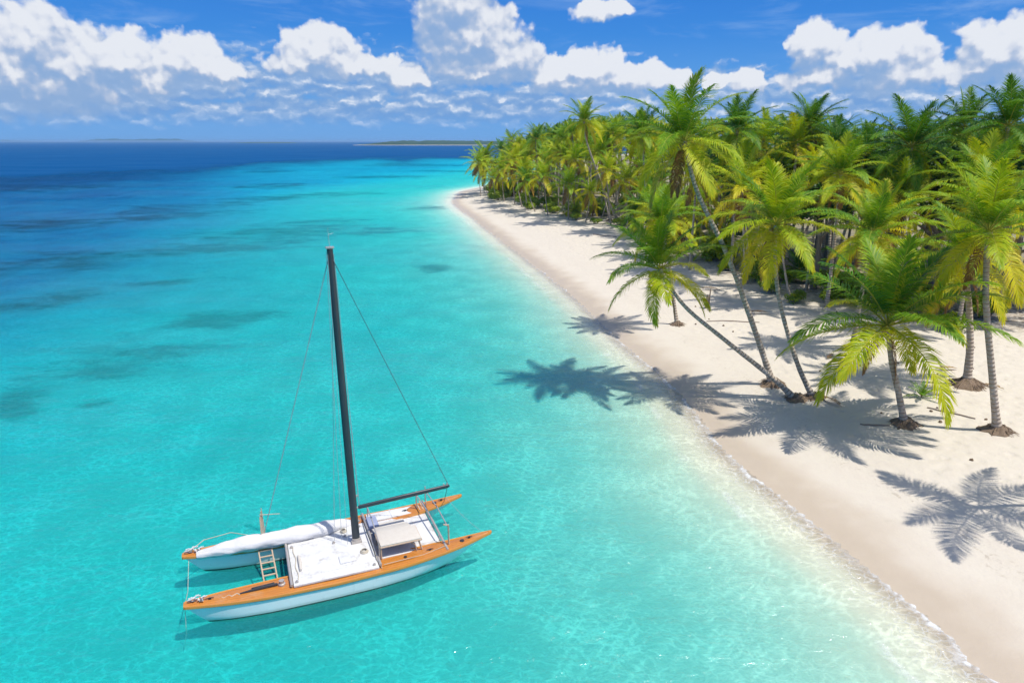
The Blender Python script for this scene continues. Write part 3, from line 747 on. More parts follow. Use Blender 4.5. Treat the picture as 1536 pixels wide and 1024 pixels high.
def grove():
    global n_forest
    rng = np.random.default_rng(77)
    N = 26000
    X = rng.uniform(-25, 130, N); Y = rng.uniform(42, 330, N)
    v = veg_d(X, Y)
    ok = v > -.5; X, Y, v = X[ok], Y[ok], v[ok]
    order = np.argsort(v+rng.uniform(0, 7, len(v)))
    kept = []
    heroes = [(o.location.x, o.location.y) for o in COL.objects if o.name.startswith('coconut_palm')]
    for i in order:
        x, y, vd = X[i], Y[i], v[i]
        px, py = proj(x, y, 9)
        if px < 690 or px > 1600: continue
        if vd > 75+.12*y: continue
        dmin = 3.7+.042*vd+.004*y+1.3*(vd < 9)
        if any((x-a)**2+(y-b)**2 < dmin*dmin for a, b in kept): continue
        if any((x-a)**2+(y-b)**2 < 5 for a, b in heroes): continue
        kept.append((x, y))
        r = y
        top = np.interp(px, SKY_X, SKY_Y)
        zmax = P(px, top, y).z-gz(x, y)-3.6
        h = 7.4+7.*ss(0, 14, vd)+rng.normal(0, 1.8)
        if vd > 20: h = zmax-rng.exponential(1.6)-.3
        h = float(np.clip(h, 3.2, max(zmax, 4.)))
        if y > 170: lab, grp = 'palm in the dense row at the far end of the beach', 'palms of the far end of the beach'
        elif vd < 8 and y > 75: lab, grp = 'palm in the front row of the grove along the middle of the beach', 'palms of the front row along the beach'
        elif px > 1180 and vd > 14: lab, grp = 'deep green palm far back in the grove at right, crown near the skyline', 'palms in the back of the grove at right'
        elif px > 1180: lab, grp = 'palm at the edge of the grove behind the open sand at right', 'palms at the grove edge at right'
        else: lab, grp = 'palm deep inside the dense grove behind the middle of the beach', 'palms inside the grove'
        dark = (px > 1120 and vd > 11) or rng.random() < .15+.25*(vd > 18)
        grove_palm(x, y, h, dark, lab, grp, lean=1 if (vd < 5 and y > 60 and rng.random() < .7) else None)
        n_forest += 1
        if n_forest >= 255: break
    # young palms without much of a trunk under the front row
    k = 0
    for i in rng.permutation(len(v)):
        x, y, vd = X[i], Y[i], v[i]
        px, py = proj(x, y, 1)
        if vd > 14 or vd < 2.5 or px < 740 or px > 1560: continue
        if any((x-a)**2+(y-b)**2 < 6 for a, b in kept): continue
        kept.append((x, y)); k += 1
        grove_palm(x, y, rng.uniform(.5, 2.6), rng.random() < .2, 'young palm with little trunk growing low under the front of the grove', 'young palms under the grove edge', name='young_palm', cs=rng.uniform(.5, .85))
        if k >= 34: break
    return kept
KEPT = grove()

# ------------------------------------------------------------------ broad leaved shrubs and trees
def shrub_leaf(name, c0, c1, c2):
    m, t, out = new_mat(name)
    rnd = t.n('ShaderNodeObjectInfo').outputs['Random']; tn = t.attr('tone')
    col = t.mix(t.m('MULTIPLY_ADD', rnd, .5, t.m('MULTIPLY', tn, .5)), c0, c1)
    col = t.mix(t.sm(tn, .75, 1.), col, c2)
    b = t.n('ShaderNodeBsdfPrincipled'); t.put(b.inputs['Base Color'], col); b.inputs['Roughness'].default_value = .45
    tl = t.n('ShaderNodeBsdfTranslucent'); t.put(tl.inputs[0], t.mix(1., col, (1.3, 1.2, .7), 'MULTIPLY'))
    mx = t.n('ShaderNodeMixShader'); mx.inputs[0].default_value = .32
    t.nt.links.new(b.outputs[0], mx.inputs[1]); t.nt.links.new(tl.outputs[0], mx.inputs[2]); t.nt.links.new(mx.outputs[0], out.inputs[0]); return m
M_SHRUB = shrub_leaf('shrub_leaf', (.13, .25, .014), (.28, .40, .018), (.5, .5, .02))
M_TREE = shrub_leaf('tree_leaf', (.04, .12, .016), (.08, .18, .018), (.17, .24, .02))
def leaf_cloud(name, seed, lobes, count, size, mat):
    rng = np.random.default_rng(seed); C_ = []
    w = np.array([l[3]**2 for l in lobes]); w = w/w.sum()
    idx = rng.choice(len(lobes), count, p=w)
    L_ = np.array(lobes)[idx]
    d = rng.normal(size=(count, 3)); d[:, 2] = np.where(d[:, 2] < -.5, -d[:, 2], d[:, 2]); d /= np.linalg.norm(d, axis=1)[:, None]
    rad = L_[:, 3]*(1-.35*rng.random(count)**2)*(1+.16*np.sin(d[:, 0]*9+idx)*np.cos(d[:, 1]*8))
    c = L_[:, :3]+d*rad[:, None]*np.array([1, 1, .8])
    n = d+rng.normal(0, .55, (count, 3)); n[:, 2] += .5; n /= np.linalg.norm(n, axis=1)[:, None]
    a = np.cross(n, rng.normal(size=(count, 3))); a /= np.linalg.norm(a, axis=1)[:, None]; b = np.cross(n, a)
    s = size*rng.uniform(.6, 1.3, count)[:, None]
    V = np.stack([c-a*s, c+b*s*.45, c+a*s, c-b*s*.45], 1).reshape(-1, 3)
    Q = np.arange(count*4).reshape(-1, 4)
    return np_mesh(name, V, Q, mat, False, dict(tone=np.repeat(np.clip(rng.random(count)*.7+rng.random(len(lobes))[idx]*.35, 0, 1), 4)))
SHRUBS = []
for i in range(4):
    rng = np.random.default_rng(60+i)
    lobes = [(rng.normal(0, .55), rng.normal(0, .55), .45+.45*rng.random(), .45+.3*rng.random()) for _ in range(7)]
    b = MB()
    for (x, y, z, r) in lobes: b.tube([(0, 0, -.1), (x*.5, y*.5, z*.5), (x, y, z)], [.035, .025, .012], 5, False)
    bmesh.ops.recalc_face_normals(b.bm, faces=b.bm.faces); me = bpy.data.meshes.new('stem'); b.bm.to_mesh(me); b.bm.free(); me.materials.append(M_BARK)
    SHRUBS.append((leaf_cloud('foliage', 60+i, lobes, 1300, .13, M_SHRUB), me))
TREES = []
for i in range(3):
    rng = np.random.default_rng(80+i)
    lobes = []
    for _ in range(16):
        a = rng.uniform(0, 6.28); q = 2.9*math.sqrt(rng.random()); lobes.append((q*math.cos(a), q*math.sin(a), 7+2.6*rng.random()-q*.5, 1.+.8*rng.random()))
    b = MB(); b.tube([(0, 0, -.3), (.1, .1, 2.5), (.2, 0, 5.5)], [.32, .24, .16], 8, False)
    for (x, y, z, r) in lobes[:9]: b.tube([(.12, .05, 3.6+rng.random()), (x*.5, y*.5, z-1.6), (x, y, z)], [.13, .09, .03], 5, False)
    bmesh.ops.recalc_face_normals(b.bm, faces=b.bm.faces); me = bpy.data.meshes.new('trunk'); b.bm.to_mesh(me); b.bm.free(); me.materials.append(M_BARK)
    TREES.append((leaf_cloud('crown', 80+i, lobes, 9000, .2, M_TREE), me))
def plants():
    rng = np.random.default_rng(5)
    N = 9000; X = rng.uniform(-25, 90, N); Y = rng.uniform(44, 280, N); v = veg_d(X, Y); k = 0; done = []
    for i in range(N):
        x, y, vd = X[i], Y[i], v[i]; px, py = proj(x, y, .5)
        if vd < -.6 or vd > (14 if k < 84 else 45) or px < 735 or px > 1580: continue
        if k < 84 and rng.random() > (1.2-vd*.06) or k >= 84 and vd < 14: continue
        dm = 2.4 if vd > 2 else 4.2
        if any((x-a)**2+(y-b)**2 < dm*dm for a, b in done): continue
        done.append((x, y)); k += 1
        lv, st = SHRUBS[k % 4]; s = rng.uniform(.6, 1.25)*(1+.5*ss(2, 8, vd)+.5*ss(90, 160, y)+1.1*(k > 84))
        o = empty('shrub', (x, y, gz(x, y)-.05), 'low leafy green shrub among the palm trunks at the edge of the grove', 'shrub', 'shrubs at the edge of the grove', rng.uniform(0, 6.28))
        for m_, n_ in ((lv, 'foliage'), (st, 'stem')):
            c = link(n_, m_, o); c.scale = (s, s, s*rng.uniform(.8, 1.15))
        if k >= 124: break
    for (px, Y_, top, i) in [(1480, 62, 232, 0), (1415, 70, 215, 1), (1545, 64, 240, 2), (1300, 84, 208, 1), (1250, 92, 200, 2), (1345, 88, 190, 0), (1400, 92, 180, 2), (1460, 88, 188, 1), (1520, 84, 176, 0), (1180, 96, 204, 1), (1235, 72, 262, 0), (1570, 76, 180, 1), (1085, 110, 205, 2), (1130, 88, 235, 0)]:
        x = (px-768)/F*Y_*.985; z = gz(x, Y_); hh = P(px, top, Y_).z-z; s = hh/10.2
        o = empty('broadleaf_tree', (x, Y_, z), 'round crowned dark broadleaf tree between the palms in the back of the grove', 'tree', 'broadleaf trees in the back of the grove', rng.uniform(0, 6))
        lv, st = TREES[i]
        for m_, n_ in ((lv, 'crown'), (st, 'trunk')):
            c = link(n_, m_, o); c.scale = (max(s, .8)*1.05, max(s, .8)*1.05, s)
plants()
#PART3
# ------------------------------------------------------------------ the catamaran
def catamaran():
    def wood(t):
        p = t.obj(); x, y, z = t.xyz(p)
        gr = t.noise(t.vm('MULTIPLY', p, (1.2, 14, 14)), 2.2, 5, .65, .4)
        c = t.mix(gr, (.32, .095, .014), (.72, .30, .055))
        pl = t.m('FRACT', t.m('MULTIPLY', y, 9.)); seam = t.m('LESS_THAN', pl, .09)
        c = t.mix(t.m('MULTIPLY', seam, .55), c, (.10, .035, .012))
        return t.mix(t.m('MULTIPLY', t.sm(t.noise(p, 1.6, 4, .7), .52, .72), .35), c, (.50, .34, .20))
    M_WOOD = pbr('varnished_deck_wood', wood, .34, coat=.25)
    M_RAIL = pbr('varnished_rail_wood', lambda t: t.mix(t.noise(t.vm('MULTIPLY', t.obj(), (1, 9, 9)), 2, 4, .6), (.50, .19, .025), (.68, .30, .05)), .25, coat=.6)
    def hullc(t):
        p = t.obj(); x, y, z = t.xyz(p)
        c = t.mix(t.noise(t.vm('MULTIPLY', p, (.7, 1, 2.5)), 1.5, 5, .65), (.80, .83, .82), (.86, .87, .86))
        c = t.mix(t.m('MULTIPLY', t.sm(t.noise(t.vm('MULTIPLY', p, (5, 5, .7)), 1.4, 4, .7), .55, .72), .25), c, (.50, .54, .52))
        wl = t.m('ADD', z, t.m('MULTIPLY', t.noise(p, 3, 3), .02))
        c = t.mix(t.sm(wl, .10, .22, .55, 0.), c, (.48, .52, .46))
        return t.mix(t.sm(wl, .055, .07, 1., 0.), c, (.06, .045, .035))
    M_HULL = pbr('white_hull_paint', hullc, .32, coat=.2)
    M_STRIPE = pbr('pale_teal_stripe_paint', (.30, .52, .54), .35)
    M_DECK = pbr('white_deck_paint', lambda t: t.mix(t.sm(t.noise(t.obj(), 2.2, 5, .7), .5, .75), (.66, .66, .65), (.40, .375, .34)), .55, bump=lambda t: t.bump(t.noise(t.obj(), 30, 3), .15, .01))
    M_SPAR = pbr('black_spar_paint', lambda t: t.mix(t.noise(t.vm('MULTIPLY', t.obj(), (1, 1, .25)), 3, 4, .6), (.018, .026, .034), (.05, .065, .075)), .38)
    M_CLOTH = pbr('white_sail_cloth', lambda t: t.mix(t.noise(t.obj(), 2.5, 5, .65), (.72, .71, .70), (.56, .555, .56)), .85, spec=.2, bump=lambda t: t.bump(t.noise(t.vm('MULTIPLY', t.obj(), (.8, 3.2, 3.2)), 1.6, 3, .5, .8), .5, .07))
    M_CANVAS = pbr('beige_canvas', lambda t: t.mix(t.m('MULTIPLY', t.m('LESS_THAN', t.m('FRACT', t.m('MULTIPLY', t.xyz(t.obj())[1], 14.)), .16), .5), t.mix(t.noise(t.obj(), 5, 4), (.55, .50, .43), (.66, .62, .55)), (.36, .31, .26)), .85)
    M_PINE = pbr('weathered_pine', lambda t: t.mix(t.noise(t.vm('MULTIPLY', t.obj(), (6, 6, 2)), 3, 4), (.42, .30, .20), (.60, .47, .35)), .6)
    M_TUBE = pbr('worn_metal_tube', lambda t: t.mix(t.noise(t.obj(), 6, 3), (.42, .38, .34), (.60, .55, .50)), .42, .4)
    M_ROPE = pbr('rope', lambda t: t.mix(t.noise(t.obj(), 40, 2), (.42, .37, .28), (.60, .55, .45)), .9)
    M_WIRE = pbr('rigging_wire', (.16, .17, .18), .45, .6)
    M_DARK = pbr('dark_fitting', (.05, .05, .055), .4, .3)
    M_WIREL = pbr('pale_rigging_line', (.40, .42, .42), .6)

    root = empty('catamaran', (-6.9, 24.27, .0), 'white sailing catamaran with orange wooden decks and a tall black mast on the lagoon', 'sailboat', rz=R(21.9))
    hw_u = [0, .04, .12, .25, .45, .65, .80, .90, .96, 1.]; hw_w = [.14, .23, .38, .51, .56, .54, .42, .26, .13, .035]
    sh_u = [0, .2, .45, .7, .88, 1.]; sh_z = [.80, .70, .65, .72, .88, 1.08]
    kz_u = [0, .1, .3, .6, .85, 1.]; kz_z = [-.12, -.3, -.42, -.42, -.28, -.10]
    N = 44; us = np.linspace(0, 1, N)
    def smooth(u, a, b):
        return float(np.mean([np.interp(np.clip(u+d, 0, 1), a, b) for d in (-.03, -.015, 0, .015, .03)])) if .04 < u < .97 else float(np.interp(u, a, b))
    w = [smooth(u, hw_u, hw_w) for u in us]; sh = [smooth(u, sh_u, sh_z) for u in us]; kz = [smooth(u, kz_u, kz_z) for u in us]
    xs = -5.72+11.5*us; xk = -4.92+8.55*us
    def make_hull(cy, extra):
        b = MB(); vs = np.linspace(0, 1, 12); rings = []
        def ring(i):
            r = []
            for v in vs: r.append((xs[i]+(xk[i]-xs[i])*v, -w[i]*(1-v**6.5)**.5*(1-.03*v), sh[i]+(kz[i]-sh[i])*v))
            return r+[(x, -y, z) for x, y, z in r[-2::-1]]
        b.loft([ring(i) for i in range(N)], closed=True)
        hull = b.build('hull', M_HULL, root, (0, cy, 0))
        # deck with a little camber
        b = MB(); prof = np.linspace(-1, 1, 9)
        b.loft([[(xs[i], (w[i]-.01)*q, sh[i]+.012+.035*(1-q*q)) for q in prof] for i in range(N)], closed=False, cap=False)
        dk = b.build('deck', M_WOOD, hull)
        # rubbing rail round the sheer
        for sg in (-1, 1):
            b = MB(); rings = []
            for i in range(N):
                y = sg*w[i]; o_ = sg*.045; in_ = -sg*.05
                rings.append([(xs[i], y+in_, sh[i]+.03), (xs[i], y+o_*.7, sh[i]+.035), (xs[i], y+o_, sh[i]+.0), (xs[i], y+o_, sh[i]-.06), (xs[i], y-sg*.004, sh[i]-.08), (xs[i], y+in_, sh[i]-.02)])
            b.loft(rings); b.build('gunwale', M_RAIL, hull)
            b = MB(); rings = []
            for i in range(1, N-1):
                v0 = .11; zz = lambda v: sh[i]+(kz[i]-sh[i])*v; ww = lambda v: w[i]*(1-v**6.5)**.5*(1-.03*v)
                xx = lambda v: xs[i]+(xk[i]-xs[i])*v
                rings.append([(xx(.065), sg*(ww(.065)+.006), zz(.065)), (xx(v0), sg*(ww(v0)+.006), zz(v0)), (xx(v0), sg*(ww(v0)-.01), zz(v0)), (xx(.065), sg*(ww(.065)-.01), zz(.065))])
            b.loft(rings); b.build('stripe', M_STRIPE, hull)
        # blunt wooden block closing each end
        b = MB(); b.box((-5.73, 0, .775), (.07, .30, .12), bev=.015); b.build('end_block', M_RAIL, hull)
        b = MB(); b.box((5.74, 0, 1.075), (.16, .10, .10), bev=.02); b.build('end_block', M_RAIL, hull)
        for x in (-4.9, 3.2, 4.85):                                  # mooring cleats
            i = int(np.argmin(abs(xs-x))); z = sh[i]+.06
            b = MB(); b.box((x, 0, z), (.10, .05, .05), bev=.01); b.tube([(x-.14, 0, z+.04), (x, 0, z+.05), (x+.14, 0, z+.04)], [.012, .02, .012], 6); b.build('cleat', M_DARK, hull)
        for x, rr in ((4.55, .10), (2.2, .07)):                      # hatch lid
            i = int(np.argmin(abs(xs-x))); b = MB(); b.tube([(x, 0, sh[i]+.03), (x, 0, sh[i]+.07)], rr, 16); b.build('hatch', M_DARK, hull)
        return hull
    near = make_hull(-1.75, 0); far = make_hull(1.58, 1)
    far.location.x = -.22
    # crumpled white line at both left ends
    for hl, s_ in ((near, 1), (far, 1.2)):
        b = MB(); rng = random.Random(3)
        for k in range(7):
            c = Vector((-5.35+rng.uniform(-.2, .25), rng.uniform(-.1, .1), .86+rng.uniform(0, .1)))
            b.tube([c+Vector((rng.uniform(-.2, .2), rng.uniform(-.12, .12), rng.uniform(-.05, .12)))*s_ for _ in range(5)], .022, 6)
        b.build('line_bundle', M_CLOTH, hl)

    # bridge deck forward, with raised edges and the seam lines of its panels
    b = MB(); b.box((-.47, -.36, .765), (3.16, 3.44, .09), bev=.02); bd = b.build('bridge_deck', M_DECK, root)
    b = MB(); b.box((-.47, -1.62, .815), (3.10, .035, .018)); b.box((-.47, .62, .815), (3.10, .03, .016)); b.build('seam_batten', M_DECK, bd)
    b = MB()
    for (x, y) in ((-1.92, -1.9), (-1.92, .5), (.95, -1.9), (.2, .55), (-.3, .2)):
        b.box((x, y, .84), (.10, .08, .06), bev=.01); b.tube([(x-.06, y, .86), (x, y, .92), (x+.06, y, .86)], .012, 6)
    b.build('deck_fitting', M_TUBE, bd)
    b = MB()
    b.tube([(-1.86+.03*math.sin(j*.9), -1.75+j*.16, .83) for j in range(15)], .018, 6)    # slack rope along the left edge
    b.build('coiled_rope', M_ROPE, bd)
    b = MB(); b.tube([(-1.72, -1.25, .87), (-1.70, -.75, .88), (-1.72, -.25, .87)], [.05, .075, .05], 8); b.build('fender', M_CANVAS, bd)
    # cockpit deck aft
    b = MB(); b.box((2.50, -.10, .735), (2.62, 2.78, .07), bev=.015); b.build('cockpit_deck', M_DECK, root)
    b = MB(); b.box((2.35, 1.62, .79), (2.1, .62, .10), bev=.03); b.box((2.35, 1.62, .845), (.04, .64, .02)); b.build('hatch_cover', M_DECK, root)
    b = MB(); rg = random.Random(8)
    for (cx, cy, r0) in ((.75, -.85, .16), (.2, .95, .14)):
        for k in range(5): b.tube([(cx+(r0-.012*k)*math.cos(a), cy+(r0-.012*k)*math.sin(a), .83+.018*k) for a in np.linspace(0, 6.2, 15)], .014, 5)
    b.build('coiled_rope', M_ROPE, bd)
    b = MB(); b.box((.05, -1.1, .83), (.62, .52, .05), bev=.012); b.build('deck_hatch', M_DECK, bd)
    # cross beams
    for x, z in ((-2.12, .82), (1.17, .86), (3.86, .86)):
        b = MB(); b.tube([(x, -2.05, z), (x, -.5, z+.03), (x, .5, z+.03), (x, 2.0, z)], .055, 10); b.build('cross_beam', M_TUBE, root)
    # mast with fittings
    b = MB(); rings = []
    tip = Vector((.40, .06, 12.8)); foot = Vector((.58, 0, .8))
    for u, rr in ((0, .125), (.05, .122), (.5, .115), (.85, .098), (1, .085)):
        c = foot.lerp(tip, u); rings.append([(c.x+rr*1.25*math.cos(a), c.y+rr*.85*math.sin(a), c.z) for a in np.linspace(0, 2*math.pi, 17)[:-1]])
    b.loft(rings); mast = b.build('mast', M_SPAR, root)
    b = MB(); b.box((.58, 0, .86), (.42, .34, .10), bev=.02); b.tube([(.58, 0, .9), (.58, 0, 1.0)], .17, 14); b.build('mast_step', M_TUBE, mast)
    b = MB(); b.box(tip+Vector((0, 0, .04)), (.30, .16, .07), bev=.01); b.tube([tip, tip+Vector((-.02, 0, .75))], [.012, .006], 6); b.tube([tip+Vector((-.02, 0, .5)), tip+Vector((.16, 0, .55))], .008, 5); b.build('masthead', M_TUBE, mast)
    for z in (1.5, 1.75, 2.9):
        b = MB(); u = (z-.8)/12.25; c = foot.lerp(tip, u); b.tube([c+Vector((.13, 0, -.06)), c+Vector((.22, 0, 0)), c+Vector((.13, 0, .06))], .015, 6); b.box(c+Vector((.16, 0, 0)), (.07, .06, .09), bev=.01); b.build('mast_cleat', M_TUBE, mast)
    # boom
    b = MB(); rings = []; g0 = Vector((.74, -.02, 2.36)); g1 = Vector((4.60, .05, 2.52))
    for u, rr in ((0, .05), (.02, .075), (.5, .085), (.97, .075), (1, .05)):
        c = g0.lerp(g1, u); rings.append([(c.x, c.y+rr*.8*math.cos(a), c.z+rr*1.15*math.sin(a)) for a in np.linspace(0, 2*math.pi, 15)[:-1]])
    b.loft(rings); boom = b.build('boom', M_SPAR, root)
    b = MB(); b.tube([(.55, 0, 2.34), (.75, -.02, 2.36)], .035, 8); b.build('gooseneck', M_TUBE, boom)
    b = MB()
    for x in (4.5, 4.35): b.box((x, .05, 2.62), (.06, .05, .09), bev=.01)
    b.build('block', M_TUBE, boom)
    # standing and running rigging
    def line(name, pts, r, mat=M_WIRE, sag=0.):
        p = [Vector(q) for q in pts]
        if sag and len(p) == 2: p = [p[0].lerp(p[1], u)+Vector((0, 0, -sag*4*u*(1-u))) for u in np.linspace(0, 1, 9)]
        b = MB(); b.tube(p, r, 5); return b.build(name, mat, root)
    line('topping_lift', [(.44, .02, 12.5), (4.55, .05, 2.58)], .013)
    line('shroud', [(.36, .06, 12.55), (-2.95, 1.72, .78)], .016, M_WIREL)
    line('shroud', [(.42, .02, 12.2), (-.25, .35, .85)], .010, M_WIREL)
    line('halyard', [(.27, .06, 12.7), (.02, .15, .9)], .009, M_WIREL)
    line('halyard', [(.31, .0, 12.6), (.2, -.22, .9)], .008, M_WIREL)
    line('halyard', [(.52, .05, 12.6), (.84, .10, 1.7)], .009, M_WIREL)
    line('halyard', [(.54, .02, 12.3), (.78, .02, 2.4)], .008, M_WIREL)
    line('mainsheet', [(4.5, .05, 2.45), (4.75, 1.5, .98)], .014)
    line('bridle', [(4.9, 1.66, 1.05), (5.5, -1.7, 1.05)], .008, M_WIREL, .12)
    line('mooring_rope', [(-5.74, 1.6, .75), (-5.80, .2, .05), (-5.74, -1.7, .70)], .011, M_ROPE)
    line('mooring_rope', [(-5.72, -1.75, .70), (-5.78, -1.95, -.2), (-5.9, -2.2, -.7)], .009, M_ROPE)
    line('mooring_rope', [(-5.70, 1.7, .85), (-5.2, 2.3, .9), (-4.2, 3.1, .55), (-3.5, 3.5, .02)], .018, M_ROPE)
    # bundle of lines at the shroud foot
    b = MB()
    for k in range(4): b.tube([(-3.0+.05*k, 1.2+.12*k, .8), (-2.98+.03*k, 1.5+.05*k, 1.9+.1*k)], .022, 6)
    b.tube([(-2.98, 1.5, 2.0), (-2.2, 1.75, 1.75)], .016, 5)
    b.build('shroud_tackle', M_PINE, root)
    # furled sail lying on the far hull
    rng = np.random.default_rng(4); b = MB(); rings = []; K = 60; n = 22
    for i in range(K+1):
        u = i/K; x = -5.45+6.05*u; wi = float(np.interp(x+.22, xs, w)); y = (1.58-.80*wi)*(1-ss(.75, 1, u))+1.45*ss(.75, 1, u); r = .29*min(1, (u+.06)*3.2)**.6*min(1, (1-u)*4+.3)**.8*(1+.025*math.sin(u*23))
        base = .72+.06*u
        ring = []
        for k in range(n):
            a = 2*math.pi*k/n
            wr = 1+.05*math.sin(a*3+u*17)+.035*math.sin(a*7-u*41)+.012*rng.normal()
            yy = y+r*1.18*wr*math.cos(a); zz = base+r*.92+r*.92*wr*math.sin(a)+.02*math.sin(u*40+a)
            ring.append((x, yy, zz-.06*(1 if math.cos(a) < 0 else 0)))
        rings.append(ring)
    b.loft(rings); sail = b.build('furled_sail', M_CLOTH, root, ang=60)
    # boarding ladder between the hulls
    b = MB(); lad = None
    a0, a1 = Vector((-3.16, 1.10, .74)), Vector((-2.92, -1.12, .62)); d = Vector((.50, .0, 0))
    mid = [a0, Vector((-3.14, .55, .40)), Vector((-3.06, -.2, .10)), a1]
    a0, a1 = Vector((-3.17, 1.02, .72)), Vector((-3.06, -.35, -.12))
    for q in (Vector(), d): b.tube([a0+q+Vector((0, .02, .35)), a0+q, a1+q], .032, 8)
    lad = b.build('ladder', M_PINE, root)
    for k in range(6):
        c = a0.lerp(a1, (k+.3)/6); b = MB(); b.box(c+d*.5, (.50, .075, .035), bev=.008); b.build('rung', M_PINE, lad)
    b = MB(); b.tube([a0+Vector((0, .04, .33)), a0+d+Vector((.35, .04, .36))], .03, 8); b.build('grab_rail', M_PINE, lad)
    # winch and tiller stowed on the near hull
    b = MB(); b.tube([(-2.45, -1.72, .72), (-2.45, -1.72, .80), (-2.45, -1.72, .82), (-2.45, -1.72, .93)], [.13, .13, .085, .10], 14); b.build('winch', M_TUBE, near if False else root)
    b = MB(); b.tube([(-2.6, -1.70, .80), (-3.2, -1.72, .80), (-3.9, -1.76, .78)], [.05, .06, .03], 8); b.tube([(-2.7, -1.60, .80), (-3.5, -1.63, .80)], [.035, .03], 8); b.build('stowed_tiller', M_DARK, root)
    b = MB(); b.tube([(-4.9+.09*j, -1.75+.07*math.sin(j*2.1), .77+.005*(j % 3)) for j in range(12)], .02, 6); b.build('rope', M_ROPE, root)
    # day bed on the cockpit deck
    bed = None
    b = MB(); b.box((2.10, -1.02, 1.33), (1.62, 1.06, .06), bev=.02)
    bed = b.build('day_bed', M_CANVAS, root)
    rot = Matrix.Rotation(R(24), 3, 'X')
    b = MB(); b.box((2.02, -.12, 1.19), (1.50, .86, .05), rot=Matrix.Rotation(R(-20), 3, 'X'), bev=.015); b.build('back_panel', M_CANVAS, bed)
    b = MB(); z = 1.28
    for (p, q) in (((1.28, -1.56, z), (2.92, -1.56, z)), ((1.28, -.48, z), (2.92, -.48, z)), ((1.28, -1.56, z), (1.28, -.48, z)), ((2.92, -1.56, z), (2.92, -.48, z))): b.tube([p, q], .03, 6)
    b.build('bed_frame', M_PINE, bed)
    for (x, y, tx) in ((1.30, -1.52, 0), (2.80, -1.52, .15), (1.30, -.5, 0), (2.80, -.5, .15)):
        b = MB(); b.tube([(x, y, 1.28), (x+tx, y, .77)], .035, 8); b.build('leg', M_PINE, bed)
    b = MB(); b.tube([(2.45, -1.52, 1.27), (2.66, -1.52, 1.10), (2.72, -1.52, .80)], .028, 6); b.build('brace', M_PINE, bed)
    b = MB(); b.box((2.05, .52, .90), (1.3, .42, .26), bev=.05); b.build('cushion', M_CANVAS, root)
    b = MB(); b.box((1.42, .9, .93), (.42, .9, .30), bev=.06); b.box((1.45, .2, .9), (.3, .34, .24), bev=.06); b.build('blue_bag', pbr('blue_grey_canvas', lambda t: t.mix(t.noise(t.obj(), 5, 4), (.20, .24, .38), (.36, .40, .52)), .85), root)
    # rails and posts aft
    b = MB(); b.tube([(1.22, -1.55, .86), (1.24, -1.5, 1.50), (1.28, .3, 1.62), (1.3, 1.3, 1.55), (1.3, 1.35, .85)], .026, 8); b.build('hand_rail', M_TUBE, root)
    for o_, z0 in ((0, 1.30), (.42, 1.42)):
        b = MB(); b.tube([(3.72+o_, -1.30, .86), (3.72+o_, -1.2, z0-.1), (3.68+o_, .3, z0+.05), (3.6+o_, 2.0, z0), (3.6+o_, 2.05, .9)], .026, 8); b.build('stern_rail', M_TUBE, root)
    b = MB(); b.tube([(4.0, -1.72, .80), (4.0, -1.70, 1.78)], .035, 8); b.tube([(4.0, -1.70, 1.74), (3.82, -1.62, 1.78)], .03, 6); b.box((4.0, -1.72, .83), (.16, .14, .05), bev=.01); b.build('post', M_PINE, root)
    b = MB(); b.tube([(3.9, 1.5, .9), (3.9, 1.5, 1.9)], .025, 8); b.tube([(3.5, 1.5, .9), (3.5, 1.5, 1.75)], .025, 8); b.build('post', M_TUBE, root)
    b = MB()
    for j, x in enumerate((3.6, 3.75, 3.9, 4.05)): b.box((x, 1.75, .88), (.05, .8, .03), bev=.008)
    b.build('boarding_slats', M_PINE, root)
    line('lashing', [(3.86, -1.8, .92), (2.9, -1.9, .80), (1.3, -2.0, .82)], .012, M_ROPE)
    line('lashing', [(1.2, -2.1, .74), (1.1, -1.6, .88), (1.15, -.8, .9)], .016, M_ROPE)
catamaran()

